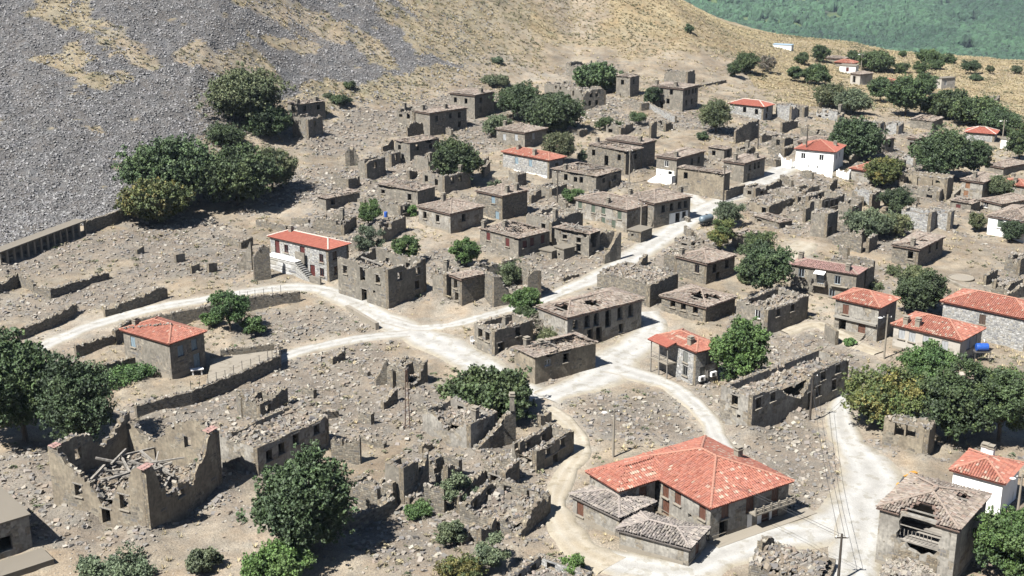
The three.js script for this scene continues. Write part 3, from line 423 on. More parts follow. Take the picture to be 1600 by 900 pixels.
const ROADS=[
['dirt_road',[[-59.1,150.5,2.7],[-56.7,155.5,2.7],[-53.8,159.5,2.7],[-49.2,164.2,2.7],[-41.6,168.7,2.7],[-34.3,172.3,2.9],[-28.0,172.9,3.4],[-23.0,168.7,3.6],[-17.0,160.9,4.2],[-12.3,155.5,5],[-8.0,150.6,5.6],[-3.9,144.9,5],[0.0,138.6,4.4],[3.6,134.2,4.4]]],
['dirt_road',[[-16.9,160.5,2.6],[-12.5,157.7,2.2],[-8.4,158.4,2],[-4.2,161.4,1.9],[0.0,164.5,1.9],[4.4,167.7,2],[8.1,172.4,2.6],[12.0,176.7,3.6],[17.8,185.6,4],[23.2,195.1,4.4],[29.0,205.2,4.8],[32.8,213.0,4.4],[31.8,218.0,3],[30.8,222.8,2.2]]],
['dirt_road',[[30.5,208.1,4.5],[35.4,215.9,4.2],[39.6,221.5,4.4],[45.9,230.7,4.6],[51.6,240.5,5],[54.9,248.2,4]]],
['dirt_road',[[-29.1,145.8,2],[-26.9,149.0,2.1],[-24.1,151.4,2.1],[-18.8,154.2,2.4],[-13.2,155.5,2.4]]],
['dirt_road',[[17.9,163.3,3.2],[18.5,157.7,3.8],[15.7,151.6,5],[12.9,147.2,5.8],[9.7,140.2,5.4],[5.8,136.2,4],[3.6,134.2,3.6]]],
['dirt_road',[[12.3,143.8,4.4],[15.1,141.1,3.6],[18.1,138.2,2.7],[20.3,132.3,2.2],[21.2,126.6,2],[21.6,121.4,1.8],[22.4,117.5,1.6]]],
['dirt_road',[[37.9,135.2,2.4],[35.7,129.2,2.6],[34.8,122.3,3.6],[35.2,117.3,4.6],[35.2,112.9,5.6],[32.2,107.1,6.2],[29.3,103.6,5.6],[26.7,102.4,4.6],[22.5,101.2,4.2],[17.5,97.8,4.2],[13.9,95.5,4.2],[9.7,96.5,4],[6.6,98.2,3]]],
['footpath',[[8.6,96.5,3.2],[6.3,98.9,3],[4.6,103.2,2.6],[4.0,107.6,2],[5.1,113.8,1.7],[6.9,119.8,1.7],[6.2,126.9,1.7],[4.1,131.2,2]]],
['dirt_road',[[32.7,109.1,4.5],[31.1,102.7,4.5],[28.8,96.9,4],[26.9,91.7,4]]],
['footpath',[[35.0,156.0,1.6],[40.2,158.8,2],[42.9,152.8,2.2],[45.6,149.2,1.6]]],
['footpath',[[38.6,178.7,3.2],[42.4,187.7,4],[46.5,194.4,3]]],
];
const POLES=[
['concrete',10.17,118.08,5.27,'concrete street pole with a lamp head beside the track'],
['wood',31.99,127.35,5.51,'wooden pole leaning over the breached long ruin'],
['wood',26.79,93.54,4.56,'dark tarred pole at the pale road fork'],
['concrete',45.53,147.35,5.69,'concrete pole with twin lamps by the tan house steps'],
['lattice',-11.1,125.87,6.68,'rusty lattice pole in the central rubble'],
['concrete',21.28,227.95,6.24,'slim pole beside the stone faced house'],
['concrete',20.69,199.51,5.06,'slim pole by the stone yard block'],
['wood',36.65,216.78,6.54,'pole at the end of the long plain wall'],
['wood',56.67,243.47,8.47,'pole before the white villa'],
['wood',7.86,216.12,5.63,'slim leaning pole under the long beam wrecked house'],
['wood',50.1,257.83,5.25,'tall pole in the upper rubble ruins'],
['concrete',107.96,279.03,4.68,'lamp pole near the pale stone barn'],
['concrete',103.76,382.96,5.28,'distant lamp pole on the plateau'],
['concrete',45.78,104.91,4.89,'lamp pole by the white walled house'],
];
const SCREE=[[-92.9,178.5],[-77.9,188.0],[-62.8,207.4],[-60.5,224.1],[-58.3,246.5],[-48.8,271.0],[-46.1,280.2],[-34.7,290.6],[-22.7,304.3],[-11.8,316.4],[-22.4,324.3],[-31.5,340.1],[-130.7,267.9]];
const STRAW=[[[[-96.0,276.7],[-91.4,267.6],[-81.2,265.6],[-75.9,261.9]],4.2],[[[-92.3,251.4],[-86.5,252.4],[-81.4,247.3],[-75.2,251.7]],1.6],[[[-88.4,257.1],[-85.0,251.5]],2],[[[-64.1,268.7],[-56.0,275.1]],4.5],[[[-60.1,299.7],[-49.8,307.5],[-38.2,309.6],[-31.7,304.7]],3.6],[[[-32.3,329.5],[-23.8,321.4],[-12.7,320.5]],3.8],[[[-54.1,288.7],[-45.6,297.5]],1.6]];
const RUBBLE=[[[[-70.3,182.9],[-63.2,187.6],[-59.8,192.5]],6],[[[-58.3,171.4],[-51.1,178.3]],4],[[[-67.6,165.0],[-60.6,167.6]],5],[[[-31.7,158.2],[-23.7,160.5]],5],[[[-58.1,205.3],[-47.7,196.6]],5],[[[-15.7,283.9],[-5.2,254.7]],5],[[[30.5,275.1],[40.8,280.1]],5],[[[20.8,296.2],[24.6,271.6]],4],[[[-13.9,178.3],[-9.7,187.2]],3],[[[23.5,147.2],[18.3,130.8]],3],[[[-33.1,130.8],[-37.8,127.3]],4],[[[-46.9,116.0],[-45.1,107.6]],4],[[[-22.7,141.7],[-17.3,134.6],[-11.3,130.8]],9],[[[-24.5,138.6],[-27.6,143.8]],6],[[[7.0,130.8],[11.1,129.0],[16.7,129.0]],7],[[[36.2,151.7],[36.3,145.0]],8],[[[24.3,117.5],[30.2,120.7],[29.4,111.7]],7],[[[-40.8,108.9],[-37.0,106.3]],4],[[[-31.2,108.9],[-28.2,106.3]],4],[[[5.6,178.3],[9.4,181.2]],6],[[[14.9,178.3],[18.3,175.6]],5],[[[-22.3,244.2],[-22.7,222.4]],8],[[[-36.1,255.3],[-32.8,272.2]],8],[[[2.3,222.5],[7.7,214.6]],6],[[[52.8,268.2],[61.6,264.8]],9],[[[52.7,229.5],[50.5,208.8]],8],[[[51.8,205.2],[57.4,198.5]],6],[[[76.4,260.2],[71.2,232.6]],6],[[[-36.3,222.0],[-32.9,230.3]],8],[[[-27.7,207.1],[-31.4,203.6]],5],[[[-55.9,192.9],[-45.0,184.1]],7],[[[-6.4,117.5],[-1.3,114.5],[1.8,107.6]],5],[[[-10.1,101.4],[-5.9,107.6]],4],[[[-27.8,129.0],[-24.5,138.6]],6],[[[27.5,196.9],[22.3,187.2]],4],[[[-14.7,293.3],[-24.6,271.7]],8]];
const WIRES=[[2,1],[1,3],[2,0],[5,6],[6,7],[7,8]];
const SPOTS={col0:[-74.9,180.4],col1:[-66.93,195.57],exc:[38.49,111.22],tank:[31.71,203.17],barrel:[-20.98,207.12],bluetank:[56.95,146.17],chair:[-4.92,152.04],disc:[65.31,178.35],table:[-37.37,142.33],steps85:[46.78,150.71]};
const BOULDERS=[[29.26,121.6,0.85],[30.88,123.26,0.55],[28.33,120.63,0.42],[-16.91,130.84,0.52],[-20.63,137.57,0.62],[-42.55,125.87,0.38],[-10.55,100.83,0.35],[-6.17,100.83,0.3],[9.05,129.02,0.45],[14.35,126.38,0.51],[31.06,143.89,0.5],[19.73,130.84,0.39],[-32.09,147.18,0.44],[-27.26,137.57,0.55],[-34.23,103.82,0.47],[-38.58,107.61,0.38],[12.33,130.84,0.39],[36.53,122.38,0.37]];
const YARD=[[-35.26,137.77],[-36.18,144.5],[-34.97,146.73],[-29.28,149.01],[-28.1,145.83],[-30.89,141.06],[-33.56,137.77]];
const FENCES=[[[-35.67,132.7],[-33.41,135.39],[-31.1,138.38],[-28.75,141.7],[-27.64,144.06]],[[60.8,169.6],[62.61,168.09],[64.56,166.09],[66.46,164.13]],[[-39.94,161.39],[-37.26,162.81],[-34.58,164.49],[-31.37,165.96]]];
// ---------- helpers ----------
const V = (x, y, z) => new THREE.Vector3(x, y, z);
function rngOf(seed) { let a = seed >>> 0; return () => { a |= 0; a = a + 0x6D2B79F5 | 0; let t = Math.imul(a ^ a >>> 15, 1 | a); t = t + Math.imul(t ^ t >>> 7, 61 | t) ^ t; return ((t ^ t >>> 14) >>> 0) / 4294967296; }; }
const hash = (x, y, s = 0) => { let h = Math.imul(x, 374761393) + Math.imul(y, 668265263) + Math.imul(s, 974711) | 0; h = Math.imul(h ^ h >>> 13, 1274126177); return ((h ^ h >>> 16) >>> 0) / 4294967296; };
function vn(x, y, s = 0, per = 0) {
  let xi = Math.floor(x), yi = Math.floor(y); const fx = x - xi, fy = y - yi;
  const u = fx * fx * (3 - 2 * fx), v = fy * fy * (3 - 2 * fy);
  let x1 = xi + 1, y1 = yi + 1;
  if (per) { const m = n => ((n % per) + per) % per; xi = m(xi); yi = m(yi); x1 = m(x1); y1 = m(y1); }
  const a = hash(xi, yi, s), b = hash(x1, yi, s), c = hash(xi, y1, s), d = hash(x1, y1, s);
  return a + (b - a) * u + (c - a) * v + (a - b - c + d) * u * v;
}
function fbm(x, y, s = 0, oct = 4) { let r = 0, a = 0.5; for (let i = 0; i < oct; i++) { r += a * vn(x, y, s + i); x *= 2.03; y *= 2.03; a *= 0.5; } return r / (1 - Math.pow(0.5, oct)); }
const clamp = (v, a = 0, b = 1) => Math.min(b, Math.max(a, v));
const sm = (a, b, x) => { const t = clamp((x - a) / (b - a)); return t * t * (3 - 2 * t); };
const lin = (t, x) => { if (x <= t[0][0]) return t[0][1]; for (let i = 0; i + 1 < t.length; i++) if (x <= t[i + 1][0]) return t[i][1] + (t[i + 1][1] - t[i][1]) * (x - t[i][0]) / (t[i + 1][0] - t[i][0]); return t[t.length - 1][1]; };
const names = {};
const numbered = n => { const k = names[n] = (names[n] ?? -1) + 1; return k ? n + '_' + String(k).padStart(3, '0') : n; };
function add(o, parent) { o.castShadow = o.receiveShadow = true; (parent || scene).add(o); return o; }
function mesh(name, geo, mat, parent) { const m = new THREE.Mesh(geo, mat); m.name = parent ? name : numbered(name); return add(m, parent); }
function tag(o, label, category, group, kind) { o.userData.label = label; if (category) o.userData.category = category; if (group) o.userData.group = group; if (kind) o.userData.kind = kind; return o; }
const stuff = o => { o.userData.kind = 'stuff'; return o; };
function inst(name, geo, mat, list, parent) { // list of {m: Matrix4, c: [r,g,b]}
  const o = new THREE.InstancedMesh(geo, mat, list.length);
  const col = new THREE.Color();
  list.forEach((e, i) => { o.setMatrixAt(i, e.m); o.setColorAt(i, col.setRGB(...e.c)); });
  o.name = parent ? name : numbered(name);
  return stuff(add(o, parent));
}
const q0 = new THREE.Quaternion(), e0 = new THREE.Euler();
function mat4(x, y, z, rx, ry, rz, sx, sy, sz) { e0.set(rx, ry, rz); q0.setFromEuler(e0); return new THREE.Matrix4().compose(V(x, y, z), q0.clone(), V(sx, sy ?? sx, sz ?? sx)); }
function box(w, h, d, x = 0, y = 0, z = 0) { return new THREE.BoxGeometry(w, h, d).translate(x, y, z); }
function jitter(c, r, a = .12) { const k = 1 + (r() - .5) * 2 * a; return [c[0] * k, c[1] * k * (1 + (r() - .5) * .04), c[2] * k * (1 + (r() - .5) * .06)]; }

// ---------- terrain ----------
const BL = [[60, 0], [150, 0], [200, 2.5], [260, 6], [300, 8.5], [350, 11], [420, 12]];
const BR = [[60, -2], [120, -1], [200, 1], [300, 3], [400, 4], [460, 4]];
const FT = [[-300, 120], [-160, 165], [-83, 205], [-64, 222], [-47, 258], [-15, 300], [17, 345], [49, 345], [82, 380], [120, 440], [200, 700]];
const CP = [[-300, 140], [-100, 100], [0, 62], [30, 36], [54, 21.5], [66, 15.5], [80, 8.5], [90, 6], [100, 4.6], [140, 4]];
const ED = [[60, 560], [100, 470], [130, 442], [150, 428], [170, 412], [240, 395]];
const MT = [[400, -170], [1400, -170], [1700, -150], [2200, -110], [3000, 0], [4200, 260]];
const sp = (x, k) => { const v = x / k; return k * (v > 20 ? v : Math.log(1 + Math.exp(v))); };
function H(x, d) {
  const w = sm(20, 110, x), b = lin(BL, d) * (1 - w) + lin(BR, d) * w;
  const hill = 0.34 * sp(d - lin(FT, x), 14), cap = Math.max(1, lin(CP, x) - b), k = 2.5;
  const hh = -k * Math.log(Math.exp(-Math.min(hill, 400) / k) + Math.exp(-cap / k)) + k * Math.log(1 + Math.exp(-cap / k));
  const e = x > 60 ? lin(ED, x) : 560;
  const v = b + hh - 0.4 * sp(d - e - 10, 8);
  return d > e ? Math.max(v, lin(MT, d)) : v;
}
function segDist(px, py, pts, width) { // distance to a polyline minus its half width
  let best = 1e9;
  for (let i = 0; i + 1 < pts.length; i++) {
    const [ax, ay] = pts[i], [bx, by] = pts[i + 1], dx = bx - ax, dy = by - ay;
    const t = clamp(((px - ax) * dx + (py - ay) * dy) / (dx * dx + dy * dy));
    const w = width ?? (pts[i][2] + (pts[i + 1][2] - pts[i][2]) * t) / 2;
    const q = Math.hypot(px - ax - dx * t, py - ay - dy * t) - w;
    if (q < best) best = q;
  }
  return best;
}
// smooth the road lines once
const roadLines = ROADS.map(([name, pts]) => {
  const c = new THREE.CatmullRomCurve3(pts.map(p => V(p[0], p[2], p[1])), false, 'centripetal');
  const n = Math.ceil(c.getLength() / 1.2), out = [];
  for (let i = 0; i <= n; i++) { const p = c.getPoint(i / n); out.push([p.x, p.z, p.y]); }
  return { name, pts: out, box: [Math.min(...out.map(p => p[0])) - 9, Math.max(...out.map(p => p[0])) + 9, Math.min(...out.map(p => p[1])) - 9, Math.max(...out.map(p => p[1])) + 9] };
});
function roadDist(x, d) { let b = 9; for (const r of roadLines) if (x > r.box[0] && x < r.box[1] && d > r.box[2] && d < r.box[3]) b = Math.min(b, segDist(x, d, r.pts)); return b; }
const foots = BUILDINGS.map(b => ({ x: b[1], d: b[3], c: Math.cos(b[4]), s: Math.sin(b[4]), w: b[5], l: b[6], y: b[2], low: b[8], kind: b[0] }));
function inBuilding(x, d, m = 0) { for (const f of foots) { const dx = x - f.x, dd = d - f.d; if (dx * dx + dd * dd > 900) continue; const u = dx * f.c + dd * f.s, v = -dx * f.s + dd * f.c; if (u > -m && u < f.w + m && v > -m && v < f.l + m) return true; } return false; }
const ruinFoots = foots.filter(f => f.kind === 'ruin' || f.kind === 'deb');
function heapAt(x, d) { // how close to the foot of a ruined wall, 1 at the wall
  let m = 0; for (const f of ruinFoots) { const dx = x - f.x, dd = d - f.d; if (dx * dx + dd * dd > 700) continue; const u = dx * f.c + dd * f.s, v = -dx * f.s + dd * f.c, q = Math.hypot(Math.max(0, -u, u - f.w), Math.max(0, -v, v - f.l)); if (q < 3.2) m = Math.max(m, 1 - q / 3.2); } return m;
}
function inPoly(x, y, p) { let r = false; for (let i = 0, j = p.length - 1; i < p.length; j = i++) if ((p[i][1] > y) !== (p[j][1] > y) && x < (p[j][0] - p[i][0]) * (y - p[i][1]) / (p[j][1] - p[i][1]) + p[i][0]) r = !r; return r; }
const capMask = (x, d, list) => { let m = 0; for (const [pts, r] of list) { const q = segDist(x, d, pts, r); if (q < 2.5) m = Math.max(m, 1 - sm(-1.5, 2.5, q)); } return m; };
const zoneCache = new Map();
function zones(x, d) { // looked up on a half metre raster
  const k = Math.round(x * 2) * 8192 + Math.round(d * 2); let z = zoneCache.get(k); if (!z) zoneCache.set(k, z = zonesAt(Math.round(x * 2) / 2, Math.round(d * 2) / 2)); return z;
}
function zonesAt(x, d) { // what the ground is made of here
  const jx = x + (fbm(x / 7, d / 7, 31, 3) - .5) * 9, jd = d + (fbm(x / 7, d / 7, 41, 3) - .5) * 9;
  const s = d - lin(FT, x);
  let scree = inPoly(jx, jd, SCREE) ? 1 : 0, straw = 0, rub = 0;
  if (scree) { const c = capMask(jx, jd, STRAW); if (c * .8 + (fbm(x / 3.2, d / 3.2, 333, 3) - .5) * 1.5 > .42) { straw = 1; scree = 0; } }
  else if (s > -6) straw = sm(-6, 14, s + (fbm(x / 11, d / 11, 5, 3) - .5) * 34);
  if (x > 62) straw = Math.max(straw, sm(300, 345, d + (x - 62) * .25 + (fbm(x / 9, d / 9, 8, 3) - .5) * 50));
  if (s < 8 && !straw) rub = clamp(capMask(jx, jd, RUBBLE) + sm(.52, .74, fbm(x / 9, d / 9, 77, 3)) * .55);
  if (s < 8) { const hp = heapAt(x, d); if (hp) rub = clamp(rub + hp * 1.1 * sm(.35, .6, fbm(x / 3, d / 3, 57, 2))); }
  return { scree, straw, rub, s };
}
function micro(x, d) {
  if (d > 560 || d < 70) return 0;
  const r = roadDist(x, d); if (r <= .1) return 0;
  const k = sm(.1, 3, r);
  const hp = heapAt(x, d);
  return k * (hp * .75 * sm(.35, .7, fbm(x / 3, d / 3, 57, 2)) + (fbm(x / 5, d / 5, 3, 3) - .5) * .85 + (vn(x / 1.3, d / 1.3, 9) - .5) * .3 + (vn(x / 2.4, d / 2.4, 19) - .5) * .35 * sm(.45, .6, vn(x / 14, d / 14, 29)));
}
const G = (x, d) => H(x, d) + micro(x, d);

// ---------- textures (what surfaces are made of) ----------
function tex(n, metres, fn, srgb = true) {
  const a = new Uint8Array(n * n * 4);
  for (let y = 0; y < n; y++) for (let x = 0; x < n; x++) { const c = fn(x / n, y / n, x, y), i = (y * n + x) * 4; a[i] = clamp(c[0]) * 255; a[i + 1] = clamp(c[1]) * 255; a[i + 2] = clamp(c[2]) * 255; a[i + 3] = 255; }
  const t = new THREE.DataTexture(a, n, n, THREE.RGBAFormat); t.wrapS = t.wrapT = THREE.RepeatWrapping; t.magFilter = THREE.LinearFilter; t.minFilter = THREE.LinearFilter;
  if (srgb) t.colorSpace = THREE.SRGBColorSpace;
  t.repeat.set(1 / metres, 1 / metres); t.needsUpdate = true; return t;
}
const pn = (u, v, f, s, o = 4) => { let r = 0, a = .5, t = 0; for (let i = 0; i < o; i++) { r += a * vn(u * f, v * f, s + i, f); t += a; a *= .5; f *= 2; } return r / t; };
// rubble masonry: irregular courses of stones with mortar between
function masonry(seed, n, rows, cols) {
  const r = rngOf(seed), rowY = [0]; for (let i = 0; i < rows; i++) rowY.push(rowY[i] + .6 + r()); const tot = rowY[rows]; for (let i = 0; i <= rows; i++) rowY[i] /= tot;
  const cuts = []; for (let i = 0; i < rows; i++) { const c = [0]; for (let j = 0; j < cols; j++) c.push(c[j] + .35 + r() * 1.3); const w = c[cols]; cuts.push(c.map(v => v / w)); }
  const data = new Float32Array(n * n * 2);
  for (let y = 0; y < n; y++) for (let x = 0; x < n; x++) {
    let u = x / n, v = y / n; v = (v + (pn(u, v, 8, seed + 5, 3) - .5) * .03 + 1) % 1; u = (u + (pn(u, v, 16, seed + 9, 2) - .5) * .03 + 1) % 1;
    let i = 0; while (i < rows - 1 && v >= rowY[i + 1]) i++;
    const c = cuts[i]; let j = 0; while (j < cols - 1 && u >= c[j + 1]) j++;
    const ey = Math.min(v - rowY[i], rowY[i + 1] - v), ex = Math.min(u - c[j], c[j + 1] - u);
    data[(y * n + x) * 2] = Math.min(ex, ey); data[(y * n + x) * 2 + 1] = hash(i, j, seed);
  }
  return data;
}
const TN = 1024, mas = masonry(5, TN, 26, 15);
const mix = (a, b, t) => [a[0] + (b[0] - a[0]) * t, a[1] + (b[1] - a[1]) * t, a[2] + (b[2] - a[2]) * t];
const stoneAt = (x, y, u, v, pal, mortar) => {
  const e = mas[(y * TN + x) * 2], h = mas[(y * TN + x) * 2 + 1];
  const c = pal[Math.floor(h * pal.length * .999)], k = .72 + .5 * pn(u, v, 40, 71, 3);
  const m = 1 - sm(.0025, .0055, e + (vn(u * 200, v * 200, 3, 200) - .5) * .004);
  return mix([c[0] * k, c[1] * k, c[2] * k], mortar, m * .85);
};
const palDark = [[.50, .47, .41], [.57, .53, .46], [.44, .41, .36], [.53, .48, .40], [.62, .58, .5], [.47, .45, .42]];
const palPale = [[.66, .645, .61], [.72, .70, .66], [.60, .59, .565], [.68, .65, .59], [.76, .745, .71], [.55, .54, .53]];
const tStone = tex(TN, 5, (u, v, x, y) => stoneAt(x, y, u, v, palDark, [.54, .50, .43]));
const tPale = tex(TN, 5, (u, v, x, y) => stoneAt(x, y, u, v, palPale, [.74, .72, .67]));
const tStoneB = tex(TN, 5, (u, v, x, y) => { const e = mas[(y * TN + x) * 2], h = mas[(y * TN + x) * 2 + 1]; const b = sm(.001, .007, e) * (.55 + h * .35) + pn(u, v, 64, 12, 3) * .25; return [b, b, b]; }, false);
const plaster = (c0, c1, patch, seed) => tex(TN, 7, (u, v, x, y) => {
  const a = pn(u, v, 4, seed, 5), b = pn(u, v, 32, seed + 20, 4), st = pn(u * 1, v * .25, 48, seed + 40, 3);
  let c = mix(c0, c1, sm(.3, .7, a)); const k = .76 + .3 * b + .22 * (st - .5) + .16 * (pn(u, v, 11, seed + 80, 3) - .5);
  c = [c[0] * k, c[1] * k, c[2] * k];
  const p = sm(patch, patch + .03, pn(u, v, 6, seed + 60, 5));
  return p > 0 ? mix(c, stoneAt(x, y, u, v, palDark, [.56, .52, .45]), p) : c;
});
const tPlA = plaster([.60, .565, .495], [.53, .495, .43], .555, 100);
const tPlB = plaster([.585, .555, .50], [.66, .63, .57], .61, 200);
const tPlC = plaster([.64, .59, .50], [.57, .52, .44], .575, 300);
const tPlBump = tex(512, 7, (u, v) => { const b = pn(u, v, 6, 60 + 100, 5) * .6 + pn(u, v, 64, 9, 3) * .4; return [b, b, b]; }, false);
const tWhite = tex(512, 7, (u, v) => { const k = .9 + .07 * pn(u, v, 8, 4, 5), s = sm(.62, .8, pn(u, v, 10, 44, 4)) * .12; return [k - s, k - s * 1.1, k - .02 - s * 1.3]; });
const tCream = tex(512, 7, (u, v) => { const k = .93 + .1 * (pn(u, v, 8, 14, 5) - .5), s = sm(.55, .75, pn(u, v, 12, 54, 4)) * .1; return [.80 * k - s, .76 * k - s, .69 * k - s]; });
const tGround = tex(2048, 46, (u, v) => { const a = pn(u, v, 64, 7, 4), b = vn(u * 512, v * 512, 3, 512), c = pn(u, v, 12, 17, 4); const k = .74 + .2 * a + .2 * (b - .5) + .2 * (c - .5), w = (pn(u, v, 28, 27, 3) - .5) * .07; return [k + w + .02, k + .01, k - w]; });
const tGroundB = tex(1024, 23, (u, v) => { const b = pn(u, v, 128, 7, 3) * .6 + vn(u * 512, v * 512, 3, 512) * .4; return [b, b, b]; }, false);
const tRoad = tex(1024, 17, (u, v) => { const a = pn(u, v, 16, 7, 5), b = vn(u * 340, v * 340, 3, 340), g = sm(.6, .72, pn(u, v, 24, 37, 4)); const k = .84 + .16 * a + .1 * (b - .5) - g * .07; return [k, k - .004 - g * .008, k - .02 - g * .03]; });
const tWood = tex(256, 2, (u, v) => { const k = .7 + .5 * (pn(u * 1, v * .1, 32, 5, 3) - .3); return [k, k, k]; });

// ---------- materials ----------
const ALBEDO = .48; // overall surface reflectance of sun baked stone, earth and lime
const std = (o) => { const m = new THREE.MeshStandardMaterial({ roughness: .95, metalness: 0, ...o }); m.color.multiplyScalar(ALBEDO); return m; };
const tint = { 0: [1.08, 1.12, 1.21], 1: [1.12, 1.16, 1.24], 2: [1.1, 1.12, 1.15], 3: [.98, 1.02, 1.1] };
const wallMats = {};
function wallMat(kind, t = 0) {
  const key = kind + t; if (wallMats[key]) return wallMats[key];
  const map = { p: [tPlA, tPlB, tPlC, tPlA][t], s: tPale, m: tStone, w: tWhite, c: tCream }[kind];
  const bump = (kind === 's' || kind === 'm') ? { bumpMap: tStoneB, bumpScale: .06 } : { bumpMap: tPlBump, bumpScale: kind === 'p' ? .03 : .01 };
  const c = kind === 'p' ? tint[t] : kind === 'w' ? [1.4, 1.4, 1.38] : [1.03, 1.07, 1.14];
  return wallMats[key] = std({ map, ...bump, color: new THREE.Color().setRGB(...c) });
}
const M = {
  core: std({ map: tStone, bumpMap: tStoneB, bumpScale: .06, color: new THREE.Color().setRGB(1.05, 1.03, 1) }),
  ground: std({ vertexColors: true, map: tGround, bumpMap: tGroundB, bumpScale: .09, roughness: 1 }),
  road: std({ vertexColors: true, map: tRoad, roughness: 1, bumpMap: tGroundB, bumpScale: .03 }),
  fill: std({ vertexColors: true, map: tGround, bumpMap: tGroundB, bumpScale: .09, roughness: 1 }),
  tiles: std({ vertexColors: true, roughness: .85 }),
  deck: std({ color: new THREE.Color().setRGB(.19, .13, .1) }),
  deckRed: std({ color: new THREE.Color().setRGB(.30, .085, .05) }),
  deckGrey: std({ color: new THREE.Color().setRGB(.15, .13, .115) }),
  stone: std({ roughness: .95 }),
  concrete: std({ map: tCream, color: new THREE.Color().setRGB(.62, .61, .59) }),
  oldConcrete: std({ map: tCream, color: new THREE.Color().setRGB(.42, .41, .39) }),
  wood: std({ map: tWood, color: new THREE.Color().setRGB(.36, .30, .23) }),
  greyWood: std({ map: tWood, color: new THREE.Color().setRGB(.46, .42, .36) }),
  darkWood: std({ map: tWood, color: new THREE.Color().setRGB(.1, .08, .06) }),
  glass: std({ color: new THREE.Color().setRGB(.015, .018, .022), roughness: .12 }),
  white: std({ color: new THREE.Color().setRGB(1.1, 1.09, 1.05), roughness: .7 }),
  metal: std({ color: new THREE.Color().setRGB(.16, .15, .14), roughness: .6, metalness: .4 }),
  rust: std({ color: new THREE.Color().setRGB(.14, .075, .05), roughness: .8 }),
  iron: std({ color: new THREE.Color().setRGB(.05, .05, .05), roughness: .6 }),
  blue: std({ color: new THREE.Color().setRGB(.03, .12, .5), roughness: .4 }),
  yellow: std({ color: new THREE.Color().setRGB(.62, .3, .04), roughness: .5 }),
  rubber: std({ color: new THREE.Color().setRGB(.02, .02, .02), roughness: .9 }),
  bark: std({ map: tWood, color: new THREE.Color().setRGB(.2, .16, .12) }),
  leaf: std({ color: 0xffffff, roughness: .7, side: THREE.DoubleSide }),
  far: std({ color: 0xffffff, roughness: 1 }),
  paneBlue: std({ color: new THREE.Color().setRGB(.42, .56, .66), roughness: .35 }),
};
const SH = {};
const shColor = { w: [.66, .68, .68], b: [.38, .52, .6], g: [.16, .21, .15], r: [.17, .025, .02], br: [.22, .09, .05], o: [.42, .21, .1], d: [.14, .09, .06], k: [.3, .31, .28], lb: [.62, .7, .76] };
const shutterMat = k => SH[k] ??= std({ map: tWood, color: new THREE.Color().setRGB(...(shColor[k] || shColor.br)), roughness: .7 });

